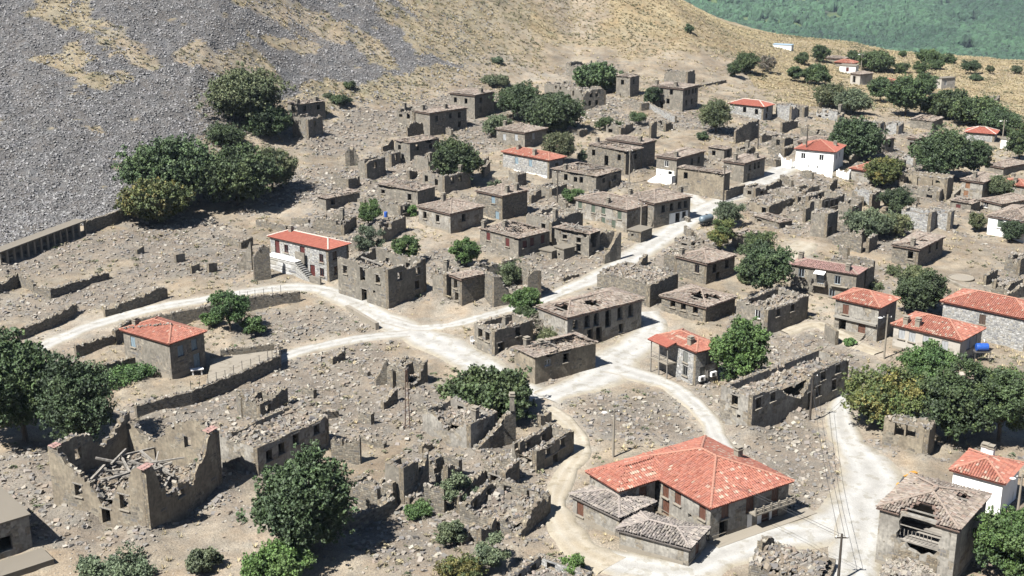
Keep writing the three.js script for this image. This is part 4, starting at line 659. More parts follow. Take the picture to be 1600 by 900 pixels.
// ---------- ground sheet ----------
function axis(parts) { const out = []; for (const [a, b, n] of parts) for (let i = 0; i < n; i++) out.push(a + (b - a) * i / n); out.push(parts[parts.length - 1][1]); return out; }
const COL = { soil: [.45, .38, .275], soil2: [.29, .235, .165], pale: [.50, .44, .35], rub: [.27, .238, .195], straw: [.47, .385, .225], straw2: [.40, .31, .17], scree: [.16, .155, .15], bare: [.42, .355, .265], olive: [.21, .185, .085], forest: [.035, .06, .028], field: [.13, .2, .055] };
{
  const xs = axis([[-3200, -400, 14], [-400, -170, 40], [-170, -75, 90], [-75, 100, 250], [100, 190, 100], [190, 400, 40], [400, 3200, 30]]);
  const ds = axis([[-400, 60, 10], [60, 84, 12], [84, 175, 150], [175, 260, 110], [260, 345, 90], [345, 480, 100], [480, 620, 30], [620, 1400, 20], [1400, 2600, 40], [2600, 4400, 12]]);
  const nx = xs.length, nd = ds.length, pos = new Float32Array(nx * nd * 3), col = new Float32Array(nx * nd * 3), uv = new Float32Array(nx * nd * 2);
  for (let j = 0; j < nd; j++) for (let i = 0; i < nx; i++) {
    const x = xs[i], d = ds[j], k = j * nx + i; let y = H(x, d), c;
    if (d > 60 && d < 600 && Math.abs(x) < 400) {
      const rd = roadDist(x, d), z = zones(x, d); y = G(x, d);
      if (z.scree) y += (vn(x / 2, d / 2, 55) - .5) * .5;
      const n1 = fbm(x / 6, d / 6, 11, 4), n2 = fbm(x / 19, d / 19, 21, 3), n3 = vn(x / 1.1, d / 1.1, 61);
      c = mix(mix(COL.soil2, COL.soil, sm(.3, .62, n1 * .65 + fbm(x / 2.1, d / 2.1, 131, 3) * .35)), COL.pale, sm(.52, .78, n2) * .65);
      if (z.rub) c = mix(c, COL.rub, z.rub * .75);
      if (z.straw) { let t = mix(COL.straw, COL.straw2, sm(.35, .7, n1)); if (x < 5) t = mix(t, [.36, .32, .235], .6); t = mix(t, COL.bare, sm(.45, .7, n2) * (x < 30 ? .85 : .3)); t = mix(t, COL.olive, sm(.62, .8, fbm(x / 2.2, d / 2.2, 91, 2)) * (x < 25 ? .7 : .25)); c = mix(c, t, z.straw); }
      if (z.scree) c = mix(COL.scree, COL.bare, sm(.62, .85, n2) * .5);
      if (rd < 2.2) c = mix(COL.pale, c, sm(-.6, 2.2, rd + (n3 - .5) * 1.6));
      const q = .9 + .2 * n3; c = [c[0] * q, c[1] * q, c[2] * q];
    } else {
      const f = d > 600 ? 1 : 0; y += f * (fbm(x / 160, d / 160, 4, 4) - .5) * 60 * sm(1350, 1750, d);
      c = f ? mix(COL.forest, COL.field, sm(.3, .36, fieldMask(x, d))) : COL.soil;
    }
    pos.set([x, y, -d], k * 3); col.set(c, k * 3); uv.set([x, d], k * 2);
  }
  const idx = []; for (let j = 0; j + 1 < nd; j++) for (let i = 0; i + 1 < nx; i++) { const a = j * nx + i; idx.push(a, a + 1, a + nx + 1, a, a + nx + 1, a + nx); }
  const g = new THREE.BufferGeometry(); g.setAttribute('position', new THREE.BufferAttribute(pos, 3)); g.setAttribute('color', new THREE.BufferAttribute(col, 3)); g.setAttribute('uv', new THREE.BufferAttribute(uv, 2)); g.setIndex(idx); g.computeVertexNormals();
  tag(mesh('ground', g, M.ground), 'sloping village ground with dry hillside and scree', null, null, 'structure');
}
function fieldMask(x, d) { // pale green clearings on the far mountain
  const a = x / d; if (d < 1500) return 0;
  return a > .14 && a < .255 && d > 1850 && d < 2450 && (((d + a * 1500) % 120) + 120) % 120 < 55 + 25 * vn(a * 40, d / 60, 3) ? .5 : 0;
}
function farY(x, d) { return H(x, d) + (fbm(x / 160, d / 160, 4, 4) - .5) * 60 * sm(1350, 1750, d); }

// ---------- roads ----------
roadLines.forEach((r, ri) => {
  const n = r.pts.length, K = 12, pos = [], col = [], uv = [], idx = [], rr = rngOf(900 + ri), lift = .05 + ri * .012;
  for (let i = 0; i < n; i++) {
    const [x, d, w] = r.pts[i], a = r.pts[Math.max(0, i - 1)], b = r.pts[Math.min(n - 1, i + 1)];
    let tx = b[0] - a[0], td = b[1] - a[1]; const l = Math.hypot(tx, td); tx /= l; td /= l;
    const jag = s => w / 2 * (.84 + .3 * vn(i * .35, s, ri)) + .15 + (vn(i * .9, s + 40, ri) - .5) * .5, wl = jag(3), wr = jag(9);
    for (let k = 0; k <= K; k++) {
      const f0 = k / K * 2 - 1, f = Math.sign(f0) * (Math.abs(f0) > .99 ? 1.22 : Math.abs(f0) * 1.2), o = f * (f < 0 ? wl : wr), px = x - td * o, pd = d + tx * o, out = Math.abs(f0) > .99;
      pos.push(px, G(px, pd) + (out ? -.16 : lift * (Math.abs(f) > .95 ? .5 : 1)), -pd); uv.push(px, pd);
      const track = Math.exp(-Math.pow((Math.abs(f) - .42) / .2, 2)), edge = sm(.6, 1.02, Math.abs(f)), nz = fbm(px / 2.5, pd / 2.5, 7, 3);
      let c = r.name === 'footpath' ? mix(COL.soil, [.58, .53, .44], clamp(track * .5 + (nz - .25) * 1.1)) : mix([.48, .465, .435], [.62, .61, .585], clamp(track * .8 + (nz - .3) * .9)); c = mix(c, [.45, .40, .31], clamp(edge * (.35 + sm(.3, .6, nz + rr() * .2))));
      col.push(...c);
    }
    if (i) for (let k = 0; k < K; k++) { const p = (i - 1) * (K + 1) + k, q = p + K + 1; idx.push(p, q, q + 1, p, q + 1, p + 1); }
  }
  const g = new THREE.BufferGeometry(); g.setAttribute('position', new THREE.Float32BufferAttribute(pos, 3)); g.setAttribute('color', new THREE.Float32BufferAttribute(col, 3)); g.setAttribute('uv', new THREE.Float32BufferAttribute(uv, 2)); g.setIndex(idx);
  const nz = []; g.computeVertexNormals(); const na = g.attributes.normal; if (na.getY(5) < 0) { g.setIndex(idx.slice().reverse()); g.computeVertexNormals(); }
  tag(mesh(r.name, g, M.road), 'pale gravel track through the village', null, null, 'structure');
});

// ---------- stones and tile shards ----------
function stoneGeo(seed) {
  const r = rngOf(seed), g = new THREE.BoxGeometry(1, 1, 1, 1, 1, 1), p = g.attributes.position, m = {};
  for (let i = 0; i < p.count; i++) { const k = [p.getX(i), p.getY(i), p.getZ(i)].map(Math.sign).join(); m[k] ??= [.28 + r() * .3, .2 + r() * .26, .28 + r() * .3, (r() - .5) * .2]; const f = m[k]; p.setXYZ(i, Math.sign(p.getX(i)) * f[0] + f[3], Math.sign(p.getY(i)) * f[1], Math.sign(p.getZ(i)) * f[2]); }
  const out = g.toNonIndexed(); out.computeVertexNormals(); out.deleteAttribute('uv'); return out;
}
const STONES = [1, 2, 3, 4, 5].map(i => stoneGeo(i * 17));
const stonePal = [[.28, .25, .21], [.32, .285, .235], [.235, .215, .19], [.37, .33, .27], [.30, .25, .195], [.42, .385, .32], [.19, .178, .165], [.30, .245, .185], [.25, .232, .205]];
const screePal = [[.19, .183, .178], [.235, .228, .222], [.15, .145, .142], [.285, .277, .27], [.21, .198, .185], [.345, .337, .328]];
const shardGeo = (() => { const g = new THREE.BufferGeometry(), a = []; const P = (i, z) => [Math.cos(Math.PI * (1 - i / 2)) * .11, Math.sin(Math.PI * i / 2) * .06, z]; for (let i = 0; i < 2; i++) { const A = P(i, -.2), B = P(i + 1, -.2), C = P(i + 1, .2), D = P(i, .2); a.push(...A, ...C, ...B, ...A, ...D, ...C); } g.setAttribute('position', new THREE.Float32BufferAttribute(a, 3)); g.computeVertexNormals(); return g; })();
M.shard = std({ side: THREE.DoubleSide, roughness: .9 });

// ---------- roof tiles ----------
const TP = {
  red: [[.40, .14, .088], [.45, .17, .108], [.35, .115, .072], [.42, .175, .118], [.38, .145, .098]],
  new: [[.42, .125, .08], [.44, .138, .088], [.40, .115, .074]],
  tile: [[0.288, 0.232, 0.18], [0.24, 0.192, 0.152], [0.336, 0.276, 0.22], [0.192, 0.156, 0.124], [0.376, 0.32, 0.264], [0.28, 0.204, 0.156], [0.312, 0.26, 0.212]],
  grey: [[0.292, 0.254, 0.219], [0.241, 0.211, 0.185], [0.353, 0.305, 0.258], [0.198, 0.172, 0.15], [0.396, 0.344, 0.292]],
  pink: [[.36, .21, .175], [.33, .195, .165], [.39, .235, .2]],
};
const pale = [[.50, .36, .27], [.46, .30, .22]];
// slope: eave origin o, eave direction u, upslope direction v, normal n, eave length E, slope length S, inset per metre on both sides kl, kr, hole(u,v)
function tileSlopes(slopes, style, r, o = {}) {
  const pos = [], col = [], nor = []; const pw = o.pw || .25, ql = o.ql || .36, jit = o.jit ?? .03;
  const pal = TP[style];
  for (const s of slopes) {
    const rows = Math.floor(s.S / ql) + 1, cols = Math.floor(s.E / pw);
    for (let j = 0; j < rows; j++) {
      const rowPale = style === 'red' && r() < .3;
      let run = 0;
      for (let i = 0; i <= cols; i++) {
        const cu = (i + .5) * (s.E / (cols + 1)), v0 = j * ql - .06, v1 = v0 + ql * 1.25;
        if (cu < (v0 + ql * .4) * s.kl || cu > s.E - (v0 + ql * .4) * s.kr || v0 + ql * .5 > s.S) continue;
        if (s.hole && s.hole(cu, v0 + ql / 2)) continue;
        if (run > 0) run--; else if (rowPale && r() < .1) run = 4 + Math.floor(r() * 12);
        let c = (run > 0 && r() < .35) || (style === 'red' && r() < .03) ? pale[r() < .6 ? 0 : 1] : pal[Math.floor(r() * pal.length)];
        c = jitter(c, r, style === 'new' ? .04 : .13);
        const sag = o.sag ? (fbm((s.o.x + s.u.x * cu + s.v.x * v0) / 2.6 + 40, (s.o.z + s.u.z * cu + s.v.z * v0) / 2.6 + 40, 5, 3) - .5) * o.sag : 0; const w = pw * .46, hgt = .075, ju = (r() - .5) * jit, jr = (r() - .5) * jit * 1.6, lift = .035 + r() * jit * .5 + (r() < jit * .8 ? .06 : 0);
        for (let q = 0; q < 3; q++) {
          const P = (a, t) => { const ang = Math.PI * (1 - a / 3), tw = w * (t ? .86 : 1.0); const uu = cu + Math.cos(ang) * tw + ju + jr * (t ? 1 : -1), hh = Math.sin(ang) * hgt * (t ? .9 : 1) + lift * (t ? .35 : 1.2) + sag, vv = t ? v1 : v0; return [s.o.x + s.u.x * uu + s.v.x * vv + s.n.x * hh, s.o.y + s.u.y * uu + s.v.y * vv + s.n.y * hh, s.o.z + s.u.z * uu + s.v.z * vv + s.n.z * hh]; };
          const A = P(q, 0), B = P(q + 1, 0), C = P(q + 1, 1), D = P(q, 1);
          pos.push(...A, ...B, ...C, ...A, ...C, ...D);
          for (let k = 0; k < 6; k++) col.push(...c);
        }
      }
    }
  }
  const g = new THREE.BufferGeometry(); g.setAttribute('position', new THREE.Float32BufferAttribute(pos, 3)); g.setAttribute('color', new THREE.Float32BufferAttribute(col, 3)); g.computeVertexNormals();
  return g;
}
// four slopes of a hip roof over x in [0,w], z in [-l,0], eave at height h with overhang
function hipSlopes(w, l, h, pitch, ov, x0 = 0, z0 = 0) {
  const W = w + 2 * ov, L = l + 2 * ov, run = Math.min(W, L) / 2, c = 1 / Math.hypot(1, pitch), sn = pitch * c, S = run / c, y = h - ov * pitch * .4;
  const A = V(x0 - ov, y, z0 + ov), B = V(x0 + w + ov, y, z0 + ov), C = V(x0 + w + ov, y, z0 - l - ov), D = V(x0 - ov, y, z0 - l - ov);
  const mk = (o, p, inw) => { const u = p.clone().sub(o), E = u.length(); u.normalize(); const v = inw.clone().multiplyScalar(c); v.y = sn; const n = u.clone().cross(v); return { o, u, v, n: n.y < 0 ? n.negate() : n, E, S, kl: c, kr: c }; };
  return [mk(A, B, V(0, 0, -1)), mk(B, C, V(-1, 0, 0)), mk(C, D, V(0, 0, 1)), mk(D, A, V(1, 0, 0))];
}
function deckGeo(slopes) { // boards under the tiles, 10 cm thick
  const a = [];
  for (const s of slopes) {
    const at = (u, v, n) => [s.o.x + s.u.x * u + s.v.x * v + s.n.x * n, s.o.y + s.u.y * u + s.v.y * v + s.n.y * n, s.o.z + s.u.z * u + s.v.z * v + s.n.z * n];
    const top = Math.min(s.S, s.E / (s.kl + s.kr)), step = .4, nv = Math.ceil(top / step);
    for (let j = 0; j < nv; j++) {
      const v0 = top * j / nv, v1 = top * (j + 1) / nv, l0 = v0 * s.kl, r0 = s.E - v0 * s.kr, l1 = v1 * s.kl, r1 = s.E - v1 * s.kr, nu = s.hole ? Math.max(1, Math.ceil((r0 - l0) / step)) : 1;
      for (let i = 0; i < nu; i++) {
        const f0 = i / nu, f1 = (i + 1) / nu, a0 = l0 + (r0 - l0) * f0, b0 = l0 + (r0 - l0) * f1, a1 = l1 + (r1 - l1) * f0, b1 = l1 + (r1 - l1) * f1;
        if (s.hole && s.hole((a0 + b0) / 2, (v0 + v1) / 2)) continue;
        for (const n of [0, -.1]) { const p = [at(a0, v0, n), at(b0, v0, n), at(b1, v1, n), at(a1, v1, n)]; const o = n ? [0, 2, 1, 0, 3, 2] : [0, 1, 2, 0, 2, 3]; for (const k of o) a.push(...p[k]); }
        if (j === 0) { const p = [at(a0, 0, -.1), at(b0, 0, -.1), at(b0, 0, 0), at(a0, 0, 0)]; for (const k of [0, 1, 2, 0, 2, 3]) a.push(...p[k]); }
      }
    }
  }
  const g = new THREE.BufferGeometry(); g.setAttribute('position', new THREE.Float32BufferAttribute(a, 3)); g.computeVertexNormals(); return g;
}
function capLine(a, b, r, rad, seed) { // a row of overlapping ridge tiles as one bent strip
  const n = Math.max(2, Math.round(a.distanceTo(b) / .4)), dir = b.clone().sub(a).normalize(), side = dir.clone().cross(V(0, 1, 0)).normalize(), up = side.clone().cross(dir), p = [], idx = [];
  for (let i = 0; i <= n * 2; i++) { const t = Math.floor((i + 1) / 2) / n, q = a.clone().lerp(b, Math.min(1, t)), k = i % 2 ? .84 : 1.08; for (let j = 0; j <= 4; j++) { const g = Math.PI * j / 4; const v = q.clone().addScaledVector(side, Math.cos(g) * rad * k).addScaledVector(up, Math.sin(g) * rad * k * .85 + .02); p.push(v.x, v.y, v.z); } if (i) for (let j = 0; j < 4; j++) { const s = (i - 1) * 5 + j; idx.push(s, s + 1, s + 6, s, s + 6, s + 5); } }
  const g = new THREE.BufferGeometry(); g.setAttribute('position', new THREE.Float32BufferAttribute(p, 3)); g.setIndex(idx); const o = g.toNonIndexed(); o.computeVertexNormals(); return o;
}
M.capRed = std({ color: new THREE.Color().setRGB(.46, .22, .15), side: THREE.DoubleSide });
M.capPale = std({ color: new THREE.Color().setRGB(.66, .56, .48), side: THREE.DoubleSide });
M.capOld = std({ color: new THREE.Color().setRGB(.34, .27, .215), side: THREE.DoubleSide });
M.capGrey = std({ color: new THREE.Color().setRGB(.36, .31, .27), side: THREE.DoubleSide });

// ---------- walls with openings ----------
const OPEN = { o: [.82, 1.2], d: [1.0, 2.0], v: [.45, .4], W: [.9, 1.15], G: [.85, 1.2], S: [.85, 1.3], D: [1.0, 2.0], a: [.9, 1.7], A: [1.0, 2.3], q: [1.6, 1.35], Q: [2.1, 1.9], O: [1.0, 1.5] };
function parseOpen(str, len, h, prof) {
  if (!str) return [];
  return str.split(' ').map(t => {
    const k = t[0], [u, v] = t.slice(1).split(',').map(Number); let [w, hh] = OPEN[k]; w = Math.min(w, len * .4); hh = Math.min(hh, h * ((k === 'd' || k === 'D') && h > 3.1 ? .46 : .6));
    let cx = clamp(u * len, w / 2 + .55, len - w / 2 - .6), y0 = v * h - hh / 2, y1 = y0 + hh;
    if ('dDQ'.includes(k) && v < .45) { y0 = .05; y1 = Math.min(hh, h * .78); }
    let top = 1e9; for (let s = cx - w / 2 - .3; s <= cx + w / 2 + .3; s += .1) top = Math.min(top, prof(s));
    y1 = Math.min(y1, top - .22); return { k, cx, w, y0, y1, ok: y1 - y0 > .25 && cx - w / 2 > .2 && cx + w / 2 < len - .6 };
  }).filter(o => o.ok).filter((o, i, a) => !a.slice(0, i).some(p => Math.abs(p.cx - o.cx) < (p.w + o.w) / 2 + .12 && p.y0 < o.y1 + .12 && o.y0 < p.y1 + .12));
}
function profile(len, h, dmg, ctrl, r, rough = 1) { // top of a wall: list of [s, y]
  const out = []; let s = 0; const n = ctrl ? ctrl.length - 1 : 0, ph = r() * 50;
  while (s < len) {
    const f = s / len; let y = h;
    if (ctrl) { const k = Math.min(n - 1, Math.floor(f * n)); y = h * (ctrl[k] + (ctrl[k + 1] - ctrl[k]) * (f * n - k)); if (y < h * .97) y += (r() - .5) * .35 * rough; }
    if (dmg) { const q = fbm(s / 2.2 + ph, 3, 5, 3); y -= h * dmg * (sm(.45, .85, q) * 1.5) + dmg * .5 * r(); }
    y += (r() - .5) * .05 * rough; out.push([s, Math.max(.3, y)]);
    const st = .22 + r() * .45; if (r() < .5 * rough) out.push([Math.min(len, s + st - .02), Math.max(.3, y + (r() - .5) * .08)]); s += st;
  }
  out.push([len, out[out.length - 1][1]]);
  return out.filter((p, i, a) => !i || p[0] > a[i - 1][0] + .004);
}
const profAt = p => s => { for (let i = 1; i < p.length; i++) if (s <= p[i][0]) { const a = p[i - 1], b = p[i]; return a[1] + (b[1] - a[1]) * (s - a[0]) / (b[0] - a[0]); } return p[p.length - 1][1]; };
function wallGeo(prof, yb, t, open, off) {
  const len = prof[prof.length - 1][0], sh = new THREE.Shape(); sh.moveTo(0, yb); sh.lineTo(len, yb);
  for (let i = prof.length - 1; i >= 0; i--) sh.lineTo(prof[i][0], prof[i][1]);
  sh.closePath();
  for (const o of open) { const h = new THREE.Path(), a = o.cx - o.w / 2, b = o.cx + o.w / 2; if (!o.pts) h.moveTo(a, o.y0); if (o.pts) { h.moveTo(...o.pts[0]); for (const q of o.pts.slice(1)) h.lineTo(...q); h.closePath(); sh.holes.push(h); continue; } if (o.k === 'a' || o.k === 'A') { h.lineTo(a, o.y1 - .15); h.lineTo(a + o.w * .25, o.y1 - .04); h.lineTo(o.cx, o.y1); h.lineTo(b - o.w * .25, o.y1 - .04); h.lineTo(b, o.y1 - .15); } else { h.lineTo(a, o.y1); h.lineTo(b, o.y1); } h.lineTo(b, o.y0); h.closePath(); sh.holes.push(h); }
  const g = new THREE.ExtrudeGeometry(sh, { depth: t, bevelEnabled: false });
  const uv = g.attributes.uv; for (let i = 0; i < uv.count; i++) uv.setXY(i, uv.getX(i) + off, uv.getY(i) + off * .37);
  return g;
}
function placeWall(g, px, pz, ux, uz, t) { const nx = -uz, nz = ux; return g.applyMatrix4(new THREE.Matrix4().set(ux, 0, nx, px - nx * t, 0, 1, 0, 0, uz, 0, nz, pz - nz * t, 0, 0, 0, 1)); }
function fitOut(parent, open, px, pz, ux, uz, t, sh, near, ruin, trimMat) { // frames, panes, shutters, doors, sills
  const nx = -uz, nz = ux, base = new THREE.Matrix4().set(ux, 0, nx, px, 0, 1, 0, 0, uz, 0, nz, pz, 0, 0, 0, 1);
  const put = (name, g, m, par) => mesh(name, g.applyMatrix4(base), m, par || parent);
  for (const o of open) {
    const h = o.y1 - o.y0, cy = (o.y0 + o.y1) / 2, w = o.w, x = o.cx;
    if (o.k === 'S') { const n = near ? 2 : 1; for (let i = 0; i < n; i++) put('shutter', box(w / n - .02, h - .03, .05, x - w / 2 + w * (i + .5) / n, cy, -.09), shutterMat(sh)); }
    else if (o.k === 'D') { const d = put('door', box(w - .02, h - .02, .06, x, cy, -.16), shutterMat(sh)); if (near) { put('panel', box(w * .36, h * .36, .03, x - w * .22, cy + h * .22, -.115), shutterMat(sh), d); put('panel', box(w * .36, h * .36, .03, x + w * .22, cy + h * .22, -.115), shutterMat(sh), d); } }
    else if (o.k === 'W' || o.k === 'G') {
      const fm = o.k === 'W' ? M.white : shutterMat(sh || 'd'), f = .07, win = put('window', mergeGeometries([box(w, f, .08, x, o.y0 + f / 2, -.12), box(w, f, .08, x, o.y1 - f / 2, -.12), box(f, h - 2 * f, .08, x - w / 2 + f / 2, cy, -.12), box(f, h - 2 * f, .08, x + w / 2 - f / 2, cy, -.12), box(f * .8, h - 2 * f, .07, x, cy, -.12)]), fm);
      put('pane', box(w / 2 - f * 1.4, h - 2 * f, .02, x - w / 4 + f * .1, cy, -.13), M.glass, win); put('pane', box(w / 2 - f * 1.4, h - 2 * f, .02, x + w / 4 - f * .1, cy, -.13), M.glass, win);
    }
    if (near && 'oWGSaO'.includes(o.k)) put('sill', box(w + .24, .09, .2, x, o.y0 - .047, .06), trimMat);
    if (near && ruin && 'odO'.includes(o.k) && o.y1 - o.y0 > .6) put('lintel', box(w + .4, .12, .08, x, o.y1 + .065, .025), M.greyWood);
  }
}
function gridPatch(w, l, step, yf, cf) {
  const nx = Math.max(2, Math.ceil(w / step)), nz = Math.max(2, Math.ceil(l / step)), p = [], c = [], uv = [], idx = [];
  for (let j = 0; j <= nz; j++) for (let i = 0; i <= nx; i++) { const x = w * i / nx, z = l * j / nz; p.push(x, yf(x, z), -z); c.push(...cf(x, z)); uv.push(x, z); if (i && j) { const a = (j - 1) * (nx + 1) + i - 1, b = a + nx + 1; idx.push(a, a + 1, b + 1, a, b + 1, b); } }
  const g = new THREE.BufferGeometry(); g.setAttribute('position', new THREE.Float32BufferAttribute(p, 3)); g.setAttribute('color', new THREE.Float32BufferAttribute(c, 3)); g.setAttribute('uv', new THREE.Float32BufferAttribute(uv, 2)); g.setIndex(idx); g.computeVertexNormals(); return g;
}
function chimney(parent, x, z, y0, h, mat, capMat, w = .62) {
  const c = mesh('chimney', box(w, h, w, x, y0 + h / 2, z), mat, parent);
  mesh('chimney_cap', mergeGeometries([box(w + .16, .09, w + .16, x, y0 + h + .046, z), box(w * .7, .16, w * .7, x, y0 + h + .17, z), box(w + .06, .07, w + .06, x, y0 + h + .287, z)]), capMat, c);
}
const NAME = { ruin: 'ruined_house', deb: 'derelict_house', tile: 'old_house', red: 'red_roofed_house', pink: 'balcony_house', grey: 'annex_house', flat: 'flat_roofed_block' };
const CAT = { ruin: 'ruin', deb: 'derelict house', tile: 'house', red: 'house', pink: 'house', grey: 'annex', flat: 'outbuilding' };
const built = [];
BUILDINGS.forEach((rec, bi) => {
  const [kind, bx, by, bd, ang, w, l0, h, low, label, o] = rec, r = rngOf(1000 + bi * 7), near = bd < 215, ruin = kind === 'ruin' || kind === 'deb';
  const l = l0 + (o.wing ? o.wing[1] : 0);
  const g = new THREE.Group(); g.name = numbered(NAME[kind]); g.position.set(bx, by, -bd); g.rotation.y = ang; scene.add(g); tag(g, label, CAT[kind]);
  built.push({ g, rec, w, l, h });
  const wk = o.wall || 'p', ti = o.tint ?? (wk === 'p' ? (hash(bi, 3, 1) < .3 ? 3 : 0) : 0), wm = wallMat(wk, wk === 'p' ? ti : 0), mats = [wm, kind === 'ruin' || wk === 'm' || wk === 's' ? M.core : wm];
  const t = kind === 'ruin' ? .55 : .45, yb = Math.min(low, 0) - .7, dmg = kind === 'ruin' ? (o.dmg ?? .15) : 0;
  // local ground height
  const gy = (x, z) => { const c = Math.cos(ang), s = Math.sin(ang); return G(bx + c * x - s * -z, bd + s * x + c * -z) - by; };
  const trim = wk === 'w' ? M.white : M.concrete;
  const sides = [
    { n: 'R', px: 0, pz: 0, ux: 1, uz: 0, len: w, op: o.R, ctrl: o.tr },
    { n: 'B1', px: w, pz: 0, ux: 0, uz: -1, len: l, op: ruin && l > 5 ? 'o.3,.7 o.7,.7' : '', ctrl: o.bw2 },
    { n: 'B2', px: w, pz: -l, ux: -1, uz: 0, len: w, op: ruin && w > 5 ? 'o.3,.7 o.7,.7' : '', ctrl: o.bw },
    { n: 'L', px: 0, pz: -l, ux: 0, uz: 1, len: l, op: o.L, ctrl: o.tl }];
  const tops = [];
  for (const s of sides) {
    const full = s.len - t - .004;
    const fl = kind === 'flat' || !ruin;
    let wh = h;
    const gut = (kind === 'deb') ? .1 : 0;
    let prof = fl ? [[0, wh], [full, wh]] : profile(full, wh, dmg + gut, o.tear && s.n === 'R' ? [1, .5, .3, .6, 1] : s.ctrl, r, kind === 'deb' ? .6 : 1);
    if (o.tear && s.n === 'L') prof = profile(full, wh, .1, [1, 1, 1, 1, 1, 1, .95, .55], r);
    const pf = profAt(prof);
    const ops = parseOpen(s.op, s.len, h, pf);
    if (o.wing && s.n === 'L') { // openings sit on the front part only
      ops.length = 0; ops.push(...parseOpen(s.op, l0, h, pf).map(q => ({ ...q, cx: q.cx + l - l0 })));
    }
    if (o.burst && s.n === 'L') { const P = []; const bl = [[.25, .55], [.3, .47], [.36, .49], [.41, .42], [.5, .4], [.56, .36], [.6, .38], [.66, .43], [.72, .41], [.77, .5], [.8, .6], [.78, .68], [.82, .8], [.8, .95], [.6, .965], [.4, .965], [.3, .95], [.26, .85], [.28, .72], [.24, .64]]; for (const [a, c] of bl) P.push([a * s.len, c * h]); ops.push({ k: 'X', pts: P, cx: s.len / 2, w: 1, y0: 1, y1: 2 }); }
    if (o.burst && s.n === 'L') { const pp = profile(s.len * .58, h * .42, 0, [.5, .9, 1, .82, .86, .95, .6], r, 2); mesh('exposed_masonry', placeWall(wallGeo(pp, yb, .05, parseOpen('o.5,.18', s.len * .58, h, profAt(pp)).slice(0, 0), 3), s.px - s.uz * .054, s.pz + s.uz * s.len * .22, s.ux, s.uz, .05), M.core, g); }
    const wall = mesh('wall', placeWall(wallGeo(prof, yb, t, ops, r() * 7), s.px, s.pz, s.ux, s.uz, t), mats, g);
    fitOut(wall, ops, s.px, s.pz, s.ux, s.uz, t, o.sh, near, ruin, trim);
    tops.push({ s, prof });
    if (o.white && ((o.white === 1 && s.n === 'L') || (o.white === 2 && s.n === 'R'))) {
      const a = o.white === 1 ? .05 : .42 * s.len, b = full, hh = h * (o.white === 1 ? .5 : .46);
      const sub = ops.map(q => ({ ...q, cx: q.cx - a, y1: Math.min(q.y1, hh - .1) })).filter(q => q.cx - q.w / 2 > .1 && q.cx + q.w / 2 < b - a - .1 && q.y1 - q.y0 > .2);
      mesh('whitewash', placeWall(wallGeo([[0, hh], [b - a, hh]], -.2, .035, sub, 0), s.px + s.ux * a - s.uz * .04, s.pz + s.uz * a + s.ux * .04, s.ux, s.uz, .035), wallMat('w'), g);
    }
    if (o.plinth && s.n === 'L') mesh('plinth', placeWall(wallGeo([[0, .5], [full, .5]], yb, .08, [], 0), s.px - s.uz * .083, s.pz + s.ux * .083, s.ux, s.uz, .08), wallMat('w'), g);
    if (near && !ruin && kind !== 'flat' && (wk === 'p' || wk === 'c') && s.n !== 'B1' && s.n !== 'B2') mesh('plinth', placeWall(wallGeo([[0, .45], [full, .45]], yb, .03, ops.filter(q => q.y0 < .4).map(q => ({ ...q, y0: .02, y1: .4 })), 0), s.px - s.uz * .034, s.pz + s.ux * .034, s.ux, s.uz, .03), M.concrete, g);
  }
  const stones = [], shards = [];
  const addStone = (x, y, z, sz, pal = stonePal) => stones.push({ m: mat4(x, y, z, r() * 6, r() * 6, r() * 6, sz * (.7 + r() * .7), sz * (.5 + r() * .5), sz * (.7 + r() * .7)), c: jitter(pal[Math.floor(r() * pal.length)], r) });
  const addShard = (x, y, z) => shards.push({ m: mat4(x, y, z, (r() - .5) * 1.2, r() * 6.3, (r() - .5) * 1.2, .8 + r() * .5), c: jitter(TP.tile[Math.floor(r() * TP.tile.length)], r, .2) });
  if (ruin) { // loose stones along the broken wall tops
    for (const { s, prof } of tops) { const pf = profAt(prof), n = Math.floor(s.len * (kind === 'ruin' ? 4.5 : 2.5)); for (let i = 0; i < n; i++) { const q = r() * (s.len - t), k = r() * t; addStone(s.px + s.ux * q + s.uz * k, pf(q) + .02, s.pz + s.uz * q - s.ux * k, .14 + r() * .26); } }
  }
  if (kind === 'ruin') {
    const fl = h * (o.fill ?? .35), ph = r() * 90;
    const yf = (x, z) => { const e = Math.min(x, w - x, z, l - z), ed = sm(0, 2.2, e); return Math.max(gy(x, -z) - .05, Math.min(h * .97, fl + (fbm(x / 2.4 + ph, z / 2.4, 5, 3) - .5) * 1.5 * (.4 + .6 * ed) + (1 - ed) * .25 - (o.fill > .7 ? (1 - ed) * .35 : 0))); };
    const cf = (x, z) => { const n = fbm(x / 1.6 + ph, z / 1.6, 15, 3); return mix(mix(COL.soil2, COL.soil, n), COL.rub, sm(.4, .6, n)); };
    const pg = gridPatch(w - 2 * t - .04, l - 2 * t - .04, .55, (x, z) => yf(x + t + .02, z + t + .02), cf).translate(t + .02, 0, -t - .02);
    mesh('rubble_fill', pg, M.fill, g);
    const n = Math.min(900, Math.floor(w * l * (near ? 9 : 5))); for (let i = 0; i < n; i++) { const x = t + r() * (w - 2 * t), z = t + r() * (l - 2 * t), sz = .1 + Math.pow(r(), 3) * .45; addStone(x, yf(x, z) + sz * .15, -z, sz); if (r() < .12) addShard(x, yf(x, z) + .1, -z); }
